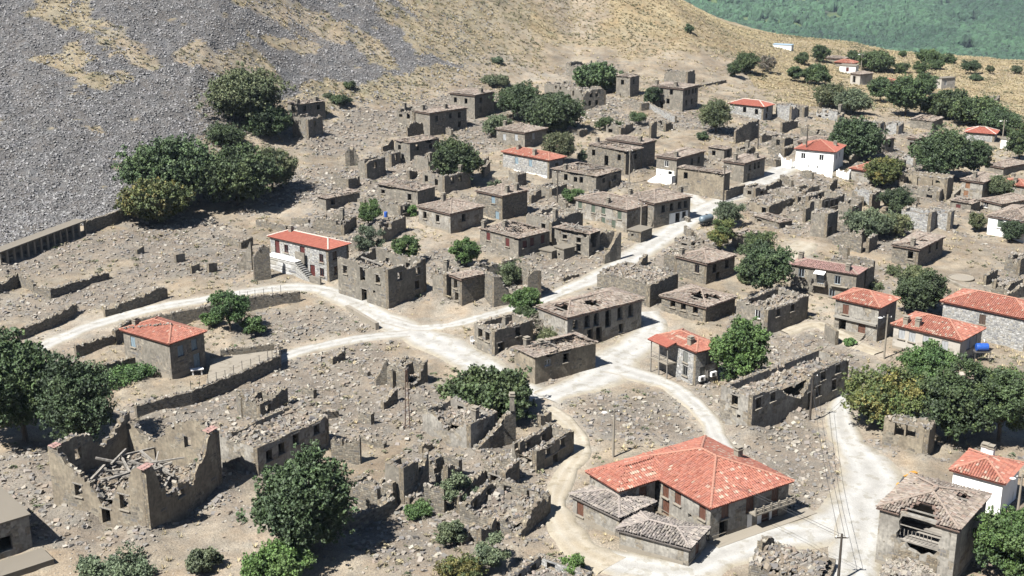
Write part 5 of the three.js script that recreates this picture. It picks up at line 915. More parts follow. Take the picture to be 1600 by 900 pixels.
    if (o.beams) for (let i = 0; i < o.beams; i++) { const L2 = 1.8 + r() * 3.2, x = w * (.18 + .62 * r()), z = l * (.18 + .62 * r()), y = yf(x, z) + .35 + r() * (o.beams > 20 ? 1.9 : .8), rad = .055 + r() * .06; mesh('roof_beam', box(L2, rad * 1.6, rad * 2).applyMatrix4(mat4(x, y, -z, 0, r() * 6.3, (r() - .5) * .9, 1)), M.greyWood, g); }
    if (o.rc === 't') for (const [x, z, a] of [[.5, -.4, 2.2], [.4, -l + .5, 1.6], [w - .5, -.5, 2.4]]) mesh('tile_patch', tileSlopes([{ o: V(x - a / 2 + .2, h + .02, z + .5), u: V(1, 0, 0), v: V(0, .12, -1).normalize(), n: V(0, 1, .12).normalize(), E: a * .6, S: .8, kl: 0, kr: 0 }], 'pink', r, { jit: .05 }), M.tiles, g);
  }
  if (kind === 'deb') {
    const ph = r() * 90, yf = (x, z) => { const e = Math.min(x, w - x, z, l - z), dip = sm(.55, .75, fbm(x / 3 + ph, z / 3, 5, 2)); return h + .02 + sm(.2, 1.6, e) * (.25 + (fbm(x / 1.5, z / 1.5 + ph, 8, 3) - .5) * .9 - dip * 1.7); };
    const cf = (x, z) => { const n = fbm(x / 1.3 + ph, z / 1.3, 15, 3); return mix(mix(COL.soil2, COL.soil, n), [.29, .235, .19], sm(.4, .6, n)); };
    const ov = .16; mesh('collapsed_roof', gridPatch(w + 2 * ov, l + 2 * ov, .5, (x, z) => yf(clamp(x - ov, 0, w), clamp(z - ov, 0, l)), cf).translate(-ov, 0, ov), M.fill, g);
    const n = Math.min(1400, Math.floor(w * l * (near ? 13 : 9))); for (let i = 0; i < n; i++) { const x = r() * w, z = r() * l, e = Math.min(x, w - x, z, l - z); if (r() < .78 || e < .9) addShard(x, yf(x, z) + .06, -z); else addStone(x, yf(x, z) + .03, -z, .1 + r() * .3); }
    const nb = o.beams || (near ? 3 : 0); for (let i = 0; i < nb; i++) { const L2 = 1.5 + r() * 2.4, x = w * (.2 + .6 * r()), z = l * (.2 + .6 * r()); mesh('roof_beam', box(L2, .1, .13).applyMatrix4(mat4(x, yf(x, z) + .15 + r() * .25, -z, 0, r() * 6.3, (r() - .5) * .5, 1)), M.greyWood, g); }
    // what is left of the eaves courses
    const sl = hipSlopes(w, l, h + .06, .22, .22), hn = r() * 50; sl.forEach((s, i) => { s.S = .95; s.hole = (u, v) => fbm(u / 1.7 + hn + i * 9, v, 3, 2) > .62 - v * .12; });
    stuff(mesh('eaves_tiles', tileSlopes(sl, 'tile', r, { jit: .08 }), M.tiles, g));
  }
  if (['tile', 'red', 'grey', 'pink'].includes(kind)) {
    const pitch = o.pitch ?? (kind === 'red' ? .36 : kind === 'grey' ? .2 : .3), ov = kind === 'red' ? .32 : .25;
    const style = kind === 'red' ? (o.rc === 'n' ? 'new' : 'red') : kind;
    const sl = hipSlopes(w, l, h + .03, pitch, ov);
    if (o.wing) sl.push(...hipSlopes(o.wing[0] + 3, o.wing[1], h + .03, pitch, ov - .02, -o.wing[0], -l0));
    if (o.hole) { const hs = []; const nh = o.hole === 2 ? 2 : 1; for (let i = 0; i < sl.length; i++) { const s = sl[i], px = s.E * (.35 + .3 * r()), pv = s.S * (.35 + .25 * r()), rad = (i === 0 || i === 3) ? Math.min(1.5, s.S * .28) : 0; s.hole = (u, v) => rad > 0 && Math.hypot((u - px) * .8, v - pv) < rad * (.6 + .8 * vn(Math.atan2(v - pv, u - px) * 2 + 9, 2, i)); } }
    if (o.burst) { const s = sl[3]; s.hole = (u, v) => { const m = s.E * .5; return v < s.S * .62 && Math.abs(u - m) < (s.E * .27) * (1 - v / (s.S * .9)) * (.8 + .4 * vn(v * 2, 5, 3)); }; sl[0].hole = (u, v) => Math.hypot(u - sl[0].E * .66, (v - sl[0].S * .42) * 1.3) < .75 * (.7 + .6 * vn(u * 2, v * 2, 8)); }
    const dsl = kind === 'tile' || kind === 'grey' ? sl.map(s => ({ ...s, o: s.o.clone().add(V(0, -.13, 0)) })) : style === 'red' ? sl.map(s => ({ ...s, o: s.o.clone().add(V(0, -.04, 0)) })) : sl;
    const deck = mesh('roof', deckGeo(dsl), style === 'grey' ? M.deckGrey : kind === 'red' ? M.deckRed : M.deck, g);
    stuff(mesh('roof_tiles', tileSlopes(sl, style, r, { jit: style === 'new' ? .008 : kind === 'red' ? .025 : .075, pw: bd > 260 ? .3 : .25, ql: bd > 260 ? .45 : .36, sag: kind === 'tile' || kind === 'grey' ? .42 : style === 'red' ? .14 : 0 }), M.tiles, deck));
    const W = w + 2 * ov, L = l + 2 * ov, run = Math.min(W, L) / 2, y = sl[0].o.y, pk = y + run * pitch + .05, a = W > L ? [V(-ov + run, pk, ov - run), V(w + ov - run, pk, ov - run)] : [V(w / 2, pk, ov - run), V(w / 2, pk, -l - ov + run)];
    const cm = o.rc === 'n' && wk === 's' ? M.capPale : kind === 'red' ? M.capRed : kind === 'grey' ? M.capGrey : M.capOld;
    const cs = W > L ? [[V(-ov, y + .05, ov), a[0]], [V(-ov, y + .05, -l - ov), a[0]], [V(w + ov, y + .05, ov), a[1]], [V(w + ov, y + .05, -l - ov), a[1]]] : [[V(-ov, y + .05, ov), a[0]], [V(w + ov, y + .05, ov), a[0]], [V(-ov, y + .05, -l - ov), a[1]], [V(w + ov, y + .05, -l - ov), a[1]]];
    if (a[0].distanceTo(a[1]) > .5) mesh('ridge_cap', capLine(a[0], a[1], r, .13), cm, deck);
    for (const [p, q] of cs) if (kind === 'red' || kind === 'pink' || near) mesh('hip_cap', capLine(p, q, r, kind === 'red' ? .13 : .11), cm, deck);
    if (o.hole || o.burst) for (let i = 0; i < 5; i++) { const f = (i + .5) / 5; mesh('rafter', box(.09, .12, l * .9, w * f, h + run * pitch * .25 - .1, -l / 2), M.greyWood, g); }
    if (kind === 'tile') for (let i = 0; i < w * l * .35; i++) { const s = sl[Math.floor(r() * 4)], u = r() * s.E, v = r() * s.S; if (u < v * s.kl || u > s.E - v * s.kr) continue; if (s.hole && s.hole(u, v)) continue; const p = s.o.clone().addScaledVector(s.u, u).addScaledVector(s.v, v).addScaledVector(s.n, .13); addShard(p.x, p.y, p.z); }
    if (o.ridgejunk) for (let i = 0; i < 60; i++) { const p = a[0].clone().lerp(cs[2][0], r() * .9); addStone(p.x + (r() - .5) * .4, p.y + .1, p.z + (r() - .5) * .4, .12 + r() * .14); }
  }
  if (kind === 'flat') { mesh('roof_slab', box(w + .3, .16, l + .3, w / 2, h + .083, -l / 2), o.bluetop ? M.paneBlue : M.oldConcrete, g); }
  if (o.ch) for (let i = 0; i < o.ch.length; i += 2) { const x = o.ch[i], z = -o.ch[i + 1]; const e = Math.min(x, w - x, -z, l + z), rp = ['tile', 'red', 'grey', 'pink'].includes(kind) ? (o.pitch ?? .3) * e : 0; const y0 = Math.max(.5, h - .6), hh = .6 + rp + .75 + r() * .3; chimney(g, x, z, y0, hh, o.chw ? M.concrete : wk === 'w' ? M.white : kind === 'red' ? M.concrete : wallMat('p', 0), M.concrete, bd > 260 ? .7 : .6); }
  if (stones.length) { const per = [[], []]; stones.forEach((s, i) => per[i % 2].push(s)); per.forEach((p, i) => p.length && inst('loose_stones', STONES[(bi + i * 2) % 5], M.stone, p, g)); }
  if (shards.length) inst('tile_shards', shardGeo, M.shard, shards, g);
});
// ---------- free-standing walls ----------
WALLS.forEach(([k, t, j, pts, label], wi) => {
  const r = rngOf(5000 + wi), g = new THREE.Group(); g.name = numbered(k === 'w' ? 'parapet_wall' : pts[0][2] > 2.2 ? 'ruined_wall' : 'stone_wall');
  const x0 = pts[0][0], d0 = pts[0][1], y0 = H(x0, d0); g.position.set(x0, y0, -d0); scene.add(g); tag(g, label, 'wall', null, 'thing');
  const m = k === 'c' ? M.concrete : wallMat(k, 0), mats = [m, k === 'w' || k === 'c' ? m : M.core], stones = [];
  for (let i = 0; i + 1 < pts.length; i++) {
    const [ax, ad, ah] = pts[i], [bx, bd, bh] = pts[i + 1], len = Math.hypot(bx - ax, bd - ad), ux = (bx - ax) / len, uz = -(bd - ad) / len, ya = H(ax, ad) - y0, yb = H(bx, bd) - y0;
    const prof = []; let s = 0; const ov = i + 2 < pts.length ? 0 : 0;
    while (s < len) { const f = s / len; prof.push([s, Math.max(.25, (ya + ah) * (1 - f) + (yb + bh) * f + (r() - .5) * j * Math.max(1, (ah + bh) * .5))]); if (k === 'm' && r() < .5) prof.push([s + .18, prof[prof.length - 1][1]]); s += .2 + r() * .42; }
    prof.push([len, yb + bh]); const pp = prof.filter((p, q, a) => !q || p[0] > a[q - 1][0] + .01);
    mesh('wall_segment', placeWall(wallGeo(pp, Math.min(ya, yb) - .8, t, [], r() * 6), ax - x0, -(ad - d0), ux, uz, t), mats, g);
    if (k === 'm' || k === 's') { const pf = profAt(pp); for (let q = 0; q < len * 5; q++) { const a = r() * len, b = r() * t, sz = .12 + r() * .25; stones.push({ m: mat4(ax - x0 + ux * a + uz * b, pf(a) + .03, -(ad - d0) + uz * a - ux * b, r() * 6, r() * 6, r() * 6, sz, sz * .7, sz), c: jitter(stonePal[Math.floor(r() * 6)], r) }); } }
    if (k === 'w') for (let q = .5; q < len; q += 1.1) mesh('post', box(.22, .3, .22, ax - x0 + ux * q + uz * t / 2, pp[0][1] + (pp[pp.length - 1][1] - pp[0][1]) * q / len + .2, -(ad - d0) + uz * q - ux * t / 2), M.white, g);
  }
  if (stones.length) inst('loose_stones', STONES[wi % 5], M.stone, stones, g);
  if (/chimney stack/.test(label)) { const e = pts[pts.length - 1], hy = H(e[0], e[1]) - y0 + e[2]; chimney(g, e[0] - x0 - .4, -(e[1] - d0) + .2, hy - .4, 1.6, wallMat('p', 0), M.concrete, .5); }
});

// ---------- trees and bushes ----------
const LEAF = { oak: [[.045, .072, .026], [.062, .095, .034], [.036, .058, .022], [.08, .108, .042]], dark: [[.034, .055, .022], [.046, .07, .028], [.058, .084, .036]], light: [[.065, .12, .03], [.085, .145, .038], [.05, .095, .026], [.1, .155, .05]], olive: [[.085, .1, .05], [.11, .12, .065], [.06, .075, .036], [.13, .135, .08]], yellow: [[.09, .105, .03], [.12, .125, .036], [.065, .088, .026], [.17, .14, .04], [.08, .1, .03]], grey: [[.095, .115, .075], [.12, .14, .09], [.07, .09, .058]], dead: [[.25, .21, .16]] };
function leafCluster(seed, n, size) { // a sprig: n folded leaves round a point, each two triangles
  const r = rngOf(seed), a = [];
  for (let i = 0; i < n; i++) {
    const th = r() * 6.283, ph = Math.acos(r() * 2 - 1), R = .25 + .75 * Math.cbrt(r()), c = V(Math.sin(ph) * Math.cos(th), Math.cos(ph) * .8, Math.sin(ph) * Math.sin(th)).multiplyScalar(R * .5);
    const dir = V(r() - .5, r() * .5 - .1, r() - .5).normalize(), sd = V(r() - .5, r() - .5, r() - .5).cross(dir).normalize(), L = size * (.7 + r() * .6), W = L * .42, up = dir.clone().cross(sd);
    const A = c.clone().addScaledVector(dir, -L / 2), C = c.clone().addScaledVector(dir, L / 2), B = c.clone().addScaledVector(sd, W).addScaledVector(up, W * .35), D = c.clone().addScaledVector(sd, -W).addScaledVector(up, W * .35);
    for (const p of [A, B, C, A, C, D]) a.push(p.x, p.y, p.z);
  }
  const g = new THREE.BufferGeometry(); g.setAttribute('position', new THREE.Float32BufferAttribute(a, 3)); g.computeVertexNormals(); return g;
}
const SPRIG = [leafCluster(3, 16, .42), leafCluster(4, 16, .42), leafCluster(5, 14, .36)];
function limb(pts, r0, r1, sides = 6) { // tapered limb along points
  const c = new THREE.CatmullRomCurve3(pts), n = Math.max(3, pts.length * 2), fr = c.computeFrenetFrames(n), p = [], uv = [], idx = [];
  for (let i = 0; i <= n; i++) { const q = c.getPoint(i / n), R = r0 + (r1 - r0) * i / n; for (let k = 0; k <= sides; k++) { const a = k / sides * 6.2832, v = q.clone().addScaledVector(fr.normals[i], Math.cos(a) * R).addScaledVector(fr.binormals[i], Math.sin(a) * R); p.push(v.x, v.y, v.z); uv.push(k / sides, i / n * 4); if (i && k) { const s = (i - 1) * (sides + 1) + k - 1, t = s + sides + 1; idx.push(s, t, t + 1, s, t + 1, s + 1); } } }
  const g = new THREE.BufferGeometry(); g.setAttribute('position', new THREE.Float32BufferAttribute(p, 3)); g.setAttribute('uv', new THREE.Float32BufferAttribute(uv, 2)); g.setIndex(idx); g.computeVertexNormals(); return g;
}
PLANTS.forEach(([kind, x, d, cx, wid, top, bot, isBush, label, group], ti) => {
  const r = rngOf(9000 + ti * 3), g = new THREE.Group(), dead = kind === 'dead';
  g.name = numbered(isBush ? 'bush' : dead ? 'bare_tree' : 'tree'); g.position.set(x, G(x, d), -d); scene.add(g);
  tag(g, label, isBush ? 'bush' : 'tree', group);
  const R = wid * .46, y0 = isBush ? 0 : bot > .5 ? Math.max(bot * .7, top * .14) : top * .05, cy = (y0 + top) / 2, ry = Math.max(.4, (top - y0) / 2);
  if (!isBush) {
    const tr = clamp(top * .03, .09, .34), hub = V(cx * .4, y0 + ry * .35, 0);
    mesh('trunk', limb([V(0, -.4, 0), V(cx * .1 + (r() - .5) * .2, hub.y * .5, (r() - .5) * .2), hub], tr, tr * .7, 8), M.bark, g);
    const nl = dead ? 16 : 6;
    for (let i = 0; i < nl; i++) { const a = i / nl * 6.28 + r() * .6, e = V(cx + Math.cos(a) * R * (.55 + .35 * r()), cy + ry * (r() * 1.1 - .25), Math.sin(a) * R * (.5 + .35 * r())), m = hub.clone().lerp(e, .5).add(V(0, ry * .12, 0)); mesh('limb', limb([hub.clone().add(V(0, -.1, 0)), m, e], tr * .5, tr * .12, 5), M.bark, g); if (dead) for (let q = 0; q < 4; q++) { const f = m.clone().lerp(e, r()), f2 = f.clone().add(V((r() - .5) * R * .7, r() * ry * .6, (r() - .5) * R * .7)); mesh('twig', limb([f, f.clone().lerp(f2, .5).add(V(0, .05, 0)), f2], tr * .16, .012, 4), M.bark, g); } }
  }
  if (dead) { // a thin haze of dry sprigs
    const list = []; for (let i = 0; i < 260; i++) { const a = r() * 6.28, q = Math.sqrt(r()); list.push({ m: mat4(cx + Math.cos(a) * R * q, cy + ry * (r() * 1.8 - .9) * Math.sqrt(1 - q * q * .8), Math.sin(a) * R * q * .9, r() * 6, r() * 6, 0, .5 + r() * .4), c: jitter(kind === 'dead' && r() < .25 ? [.11, .12, .07] : [.2, .17, .13], r, .25) }); }
    inst('crown', SPRIG[2], M.leaf, list, g); return;
  }
  // crown: clumps of sprigs spread through an uneven volume
  const far = d > 280, clumps = [], nC = Math.round(clamp(R * R * ry * 1.3, isBush ? 9 : 18, 95)), open = kind === 'olive' || kind === 'grey' ? .7 : .95;
  const lump = (a, v) => .72 + .62 * vn(a * 1.1 + 20, v * 2.2 + 5, 700 + ti) - .12 * r();
  for (let i = 0; i < nC; i++) {
    const a = i * 2.39996 + r() * 1.2, v = clamp(1 - 2 * (i + .5) / nC + (r() - .5) * .2, -1, 1), q = Math.sqrt(1 - v * v), k = (.42 + .58 * Math.pow(r(), .45)) * lump(a % 6.283, v), flat = v < 0 ? (isBush ? .45 : .8) : 1;
    clumps.push([cx + Math.cos(a) * q * R * .84 * k, cy + v * flat * ry * .86 * k, Math.sin(a) * q * R * .84 * k, R * (.15 + .13 * r()), r()]);
  }
  const list = [], S = clamp(wid * .075, .4, .85) * (far ? 1.2 : 1), per = clamp(Math.round((far ? 20 : 34) * open * 12 / Math.sqrt(nC)), 22, 90), hue = .9 + .5 * r(), warm = (r() - .5) * .16, pal = LEAF[kind].map(q => [q[0] * hue * 1.02 * (1 + warm), q[1] * hue * 1.12, q[2] * hue * .85 * (1 - warm)]);
  const ga = () => (r() + r() + r() - 1.5) * 1.15;
  for (const [px, py, pz, cr, h] of clumps) {
    const base = pal[Math.floor(h * pal.length)];
    for (let i = 0; i < per; i++) {
      const y = Math.max(isBush ? .08 : y0 * .7, py + ga() * cr * .8);
      list.push({ m: mat4(px + ga() * cr * 1.25, y, pz + ga() * cr * 1.25, r() * 6.28, r() * 6.28, r() * 6.28, S * (.6 + r() * .75)), c: jitter(r() < .75 ? base : pal[Math.floor(r() * pal.length)], r, .25) });
    }
  }
  inst('crown', SPRIG[ti % 3], M.leaf, list, g);
});

// ---------- loose stones, tussocks, forest ----------
function scatter(name, label, geos, mat, n, pick, seed, cat) {
  const r = rngOf(seed), lists = geos.map(() => []);
  for (let i = 0; i < n; i++) { const e = pick(r); if (e) lists[Math.floor(r() * geos.length)].push(e); }
  lists.forEach((l, i) => l.length && tag(inst(name, geos[i], mat, l), label, cat, null, 'stuff'));
}
const inView = (r, d0, d1, pow = 1) => { const d = Math.sqrt(d0 * d0 + (d1 * d1 - d0 * d0) * Math.pow(r(), pow)); return [(r() * 2 - 1) * .46 * d, d]; };
scatter('rubble_stones', 'loose grey and tan rubble stones strewn over the village ground', STONES.slice(0, 4), M.stone, 430000, r => {
  const [x, d] = inView(r, 80, 335, 1.25); if (d < 84 || x > 150) return null;
  if (r() > .85) return null; const z = zones(x, d); if (z.scree || z.straw > .6) return null;
  const dens = .05 + z.rub * .95 + sm(.55, .7, fbm(x / 4, d / 4, 67, 2)) * .2; if (r() > dens) return null;
  if (roadDist(x, d) < .35 || inBuilding(x, d)) return null;
  const big = d > 200 ? 1.25 : 1, sz = (.055 + Math.pow(r(), 5) * (z.rub > .4 ? .42 : .16)) * big;
  return { m: mat4(x, G(x, d) + sz * .12, -d, (r() - .5) * .9, r() * 6.3, (r() - .5) * .9, sz * (.8 + r() * .7), sz * (.5 + r() * .5), sz * (.8 + r() * .6)), c: jitter(stonePal[Math.floor(r() * stonePal.length)], r, .16) };
}, 71, 'stones');
scatter('scree_stones', 'grey scree boulders covering the slope', STONES.slice(1, 5), M.stone, 300000, r => {
  const d = 175 + r() * 190, x = -(.46 * d) * r() * 1.02 + 4; const z = zones(x, d); if (!z.scree && r() > (z.straw && x < -5 ? .22 : 0)) return null;
  const sz = .11 + Math.pow(r(), 3) * .3; return { m: mat4(x, G(x, d) + (vn(x / 2, d / 2, 55) - .5) * .5 + sz * .1, -d, (r() - .5) * 1.4, r() * 6.3, (r() - .5) * 1.4, sz * (.8 + r() * .7), sz * (.5 + r() * .5), sz * (.8 + r() * .6)), c: jitter(screePal[Math.floor(r() * screePal.length)], r, .14) };
}, 72, 'scree');
function tuftGeo(seed) { const r = rngOf(seed), a = []; for (let i = 0; i < 12; i++) { const th = r() * 6.28, l = .5 + r() * .6, b = .09, o = r() * .25, cx = Math.cos(th), cz = Math.sin(th); a.push(cx * o - cz * b, 0, cz * o + cx * b, cx * o + cz * b, 0, cz * o - cx * b, cx * (o + l * .55), l, cz * (o + l * .55)); } const g = new THREE.BufferGeometry(); g.setAttribute('position', new THREE.Float32BufferAttribute(a, 3)); g.computeVertexNormals(); return g; }
const TUFT = [tuftGeo(1), tuftGeo(2)];
scatter('dry_grass', 'dry straw coloured grass tussocks on the slopes', TUFT, M.leaf, 120000, r => {
  const [x, d] = inView(r, 90, 470, 1); const z = zones(x, d); if (z.scree) return null;
  const k = z.straw > .3 ? .85 : z.rub > .3 ? .04 : .5 * sm(.42, .66, fbm(x / 5, d / 5, 201, 2)); if (r() > k || roadDist(x, d) < .6 || inBuilding(x, d, .3)) return null;
  const ol = z.straw > .3 && (x < 25 ? fbm(x / 6, d / 6, 91, 2) > .47 : fbm(x / 9, d / 9, 91, 2) > .62) && r() < .7, s = .25 + r() * .35 + (d > 250 ? .15 : 0);
  return { m: mat4(x, G(x, d) - .03, -d, 0, r() * 6.3, 0, s * 1.2, s * .8, s * 1.2), c: jitter(ol ? [.17, .165, .075] : [.47, .385, .21], r, .2) };
}, 73, 'grass');
scatter('weeds', 'low grey green weeds scattered among the ruins', [SPRIG[0]], M.leaf, 16000, r => {
  const [x, d] = inView(r, 86, 330, 1); if (fbm(x / 7, d / 7, 505, 3) < .5 || roadDist(x, d) < .7 || inBuilding(x, d, .2) || x > 150) return null; const z = zones(x, d); if (z.scree) return null;
  const s = .18 + r() * r() * .8; return { m: mat4(x, G(x, d) + s * .18, -d, 0, r() * 6.3, 0, s * 1.2, s * .6, s * 1.2), c: jitter(r() < .35 ? [.19, .185, .1] : r() < .75 ? [.33, .28, .17] : [.1, .13, .055], r, .3) };
}, 75, 'weeds');
const BLOB = [1, 2, 3].map(s => { const g = new THREE.IcosahedronGeometry(1, 1), p = g.attributes.position; for (let i = 0; i < p.count; i++) { const v = V(p.getX(i), p.getY(i), p.getZ(i)), k = .7 + .55 * hash(Math.round(v.x * 50), Math.round(v.y * 50) + Math.round(v.z * 50) * 7, s); p.setXYZ(i, v.x * k, v.y * k * 1.1, v.z * k); } g.computeVertexNormals(); return g; });
scatter('forest', 'far pine forest covering the mountain side', BLOB, M.far, 70000, r => {
  const d = 1480 + r() * 900, x = d * (.08 + r() * .38); if (fieldMask(x, d) > .3 && r() < .93) return null;
  if (fbm(x / 60, d / 60, 401, 3) > .71) return null;
  const s = 3 + r() * 3.6, dk = fbm(x / 120, d / 120, 409, 3);
  return { m: mat4(x, farY(x, d) + s * .6, -d, 0, r() * 6.3, 0, s, s * (1 + r() * .5), s), c: jitter(mix([.028, .07, .034], [.05, .11, .052], sm(.35, .65, dk)), r, .4) };
}, 74, 'forest');

// ---------- poles and wires ----------
const poleTops = [];
POLES.forEach(([kind, x, d, h, label], i) => {
  const g = new THREE.Group(); g.name = numbered('utility_pole'); const y = G(x, d); g.position.set(x, y, -d); scene.add(g); tag(g, label, 'pole');
  poleTops.push(V(x, y + h, -d)); const m = kind === 'wood' ? M.darkWood : M.concrete;
  if (kind === 'lattice') {
    for (const [a, b] of [[-1, -1], [1, -1], [1, 1], [-1, 1]]) mesh('leg', limb([V(a * .26, -.3, b * .26), V(a * .17, h / 2, b * .17), V(a * .09, h, b * .09)], .035, .03, 4), M.rust, g);
    for (let q = 0; q < 9; q++) { const f = q / 9, w0 = .26 - .17 * f, w1 = .26 - .17 * (f + 1 / 9); mesh('brace', limb([V(-w0, h * f, w0), V(0, h * (f + 1 / 18), (w0 + w1) / 2), V(w1, h * (f + 1 / 9), w1)], .02, .02, 4), M.rust, g); }
  } else {
    mesh('shaft', new THREE.CylinderGeometry(.085, .14, h + .4, 10).translate(0, h / 2 - .2, 0), m, g);
    mesh('crossarm', box(1.1, .09, .09, 0, h - .35, 0), M.darkWood, g);
    for (const q of [-.45, 0, .45]) mesh('insulator', new THREE.CylinderGeometry(.03, .05, .14, 8).translate(q, h - .235, 0), M.white, g);
    if (/lamp/.test(label)) { const a = mesh('lamp_arm', limb([V(0, h - .6, 0), V(-.4, h - .3, .2), V(-.9, h - .25, .4)], .03, .025, 5), M.metal, g); mesh('lamp_head', new THREE.SphereGeometry(.2, 10, 6).scale(1.5, .5, 1).translate(-1, h - .25, .45), M.white, a); }
  }
});
WIRES.forEach(([a, b]) => { for (const s of [0, 1]) { const p = poleTops[a].clone().add(V(s * .5 - .25, -.2, 0)), q = poleTops[b].clone().add(V(s * .5 - .25, -.2, 0)), m = p.clone().lerp(q, .5); m.y -= p.distanceTo(q) * .025; tag(mesh('power_wire', limb([p, m, q], .018, .018, 4), M.iron), 'thin sagging power wire strung between ' + POLES[a][4].split(' ').slice(0, 3).join(' ') + ' and ' + POLES[b][4].split(' ').slice(0, 3).join(' '), 'wire', 'overhead power wires'); } });
// ---------- details of single houses ----------
const find = s => built.find(b => b.rec[9].includes(s));
const boxAt = (name, p, m, w, h, d, x, y, z) => mesh(name, box(w, h, d, x, y, z), m, p);
{ // mansion: balcony, whitewashed ground floor, pavement
  const { g, w, h } = find('large mansion'), yb = h * .5, x0 = w * .47;
  boxAt('balcony_slab', g, M.concrete, w - x0, .14, 1.0, (x0 + w) / 2, yb, .503);
  const n = 5; for (let i = 0; i <= n; i++) { boxAt('balcony_post', g, M.concrete, .14, .62, .14, x0 + .09 + (w - x0 - .18) * i / n, yb + .384, .9); }
  for (let i = 0; i < n; i++) for (const y of [.25, .5]) boxAt('balcony_rail', g, M.concrete, (w - x0 - .18) / n - .16, .1, .08, x0 + .09 + (w - x0 - .18) * (i + .5) / n, yb + y, .9);
  boxAt('pavement', g, M.concrete, w + 2.6, .5, 1.35, w / 2 + 1.1, -.1, .75);
  for (const [a, b] of [[x0, w * .53], [w * .6, w * .655], [w * .76, w * .79]]) boxAt('whitewash', g, M.white, b - a, h * .4, .03, (a + b) / 2, h * .215, .02);
  // back wing walls under the long roof
  const [ww, wl] = find('large mansion').rec[10].wing, l = find('large mansion').l, l0 = l - wl, wm = wallMat('p', 1);
  const ops = [{ k: 'S', cx: ww * .6, w: .9, y0: h * .5, y1: h * .88 }];
  const wl1 = mesh('wall', placeWall(wallGeo([[0, h], [ww - .46, h]], -1, .45, ops, 2), -ww, -l0, 1, 0, .45), wm, g); fitOut(wl1, ops, -ww, -l0, 1, 0, .45, 'br', true, false, M.concrete);
  mesh('wall', placeWall(wallGeo([[0, h], [wl - .46, h]], -1, .45, [], 4), -ww, -l, 0, 1, .45), wm, g);
  mesh('wall', placeWall(wallGeo([[0, h], [ww - .46, h]], -1, .45, [], 5), -.004, -l, -1, 0, .45), wm, g);
}
{ // rough stone house: porch, air conditioners
  const { g, w, l, h } = find('rough stone house'), z0 = -l + .1, z1 = -l * .5, pr = 1.5, yb = h * .44;
  boxAt('porch_floor', g, M.concrete, pr, .14, z1 - z0, -pr / 2 - .003, yb, (z0 + z1) / 2);
  for (const z of [z0 + .1, (z0 + z1) / 2, z1 - .1]) { boxAt('porch_post', g, M.greyWood, .1, h * .5, .1, -pr + .08, yb + h * .25 + .08, z); boxAt('porch_post', g, M.greyWood, .12, yb + .8, .12, -pr + .08, yb / 2 - .48, z); }
  for (const y of [.45, .85]) boxAt('porch_rail', g, M.greyWood, .05, .05, z1 - z0, -pr + .08, yb + y, (z0 + z1) / 2);
  const s = [{ o: V(-pr - .3, h - .12, z0 - .2), u: V(0, 0, 1), v: V(1, .26, 0).normalize(), n: V(-.26, 1, 0).normalize(), E: z1 - z0 + .4, S: pr, kl: 0, kr: 0 }];
  const dk = mesh('porch_roof', deckGeo(s), M.deckRed, g); stuff(mesh('porch_tiles', tileSlopes(s, 'new', rngOf(5), { jit: .02 }), M.tiles, dk));
  for (const [x, y] of [[w * .22, .55], [w * .72, .75]]) { const a = boxAt('air_conditioner', g, M.white, .8, .55, .3, x, y + .3, .28); mesh('fan_grille', new THREE.CylinderGeometry(.2, .2, .02, 16).rotateX(Math.PI / 2).translate(x - .12, y + .3, .442), M.iron, a); boxAt('bracket', a, M.metal, .7, .05, .26, x, y, .14); }
  boxAt('drain_pipe', g, M.greyWood, .08, h * .8, .08, w * .5, h * .5, .08);
}
{ // restored stone house: terrace on a vaulted base with steps
  const { g, l, h } = find('new red roof and dark red doors'), yb = h * .5, z0 = -l + .5, z1 = -l * .42, pr = 1.7, sm_ = wallMat('s');
  mesh('terrace', box(pr, yb + .8, z1 - z0, -pr / 2 - .004, yb / 2 - .4, (z0 + z1) / 2), sm_, g);
  boxAt('terrace_floor', g, M.white, pr + .1, .06, z1 - z0, -pr / 2 - .06, yb + .033, (z0 + z1) / 2);
  const n = 10; for (let i = 0; i < n; i++) { const hh = yb * (1 - (i + 1) / (n + 1)); boxAt('step', g, sm_, 1.1, hh + .8, .3, -pr + .55, hh / 2 - .4, z1 + .15 + i * .302); }
  boxAt('stair_parapet', g, wallMat('p', 0), .22, 1.6, 1.9, -.45, yb + .4, z1 - .3);
  boxAt('yard_wall', g, wallMat('p', 0), .25, 1.5, 2.2, -1.6, .2, -1.2);
}
{ // balcony house
  const { g, l, h } = find('grey balcony house'), z = -l * .54, y = h * .46, B = boxAt('balcony_slab', g, M.concrete, .95, .16, 2.1, -.48, y, z);
  for (let i = 0; i <= 7; i++) boxAt('baluster', B, M.iron, .035, .75, .035, -.9, y + .46, z - .95 + i * .272);
  boxAt('rail', B, M.iron, .05, .05, 2.0, -.9, y + .86, z); for (const q of [-1, 1]) boxAt('side_panel', B, M.greyWood, .8, .6, .04, -.5, y + .4, z + q);
  mesh('awning', new THREE.BoxGeometry(.95, .05, 1.5).rotateZ(.35).translate(-.5, h * .9, z), M.white, g);
  boxAt('hood', g, M.concrete, .5, .08, 2.4, -.26, h * .5, -l * .24);
}
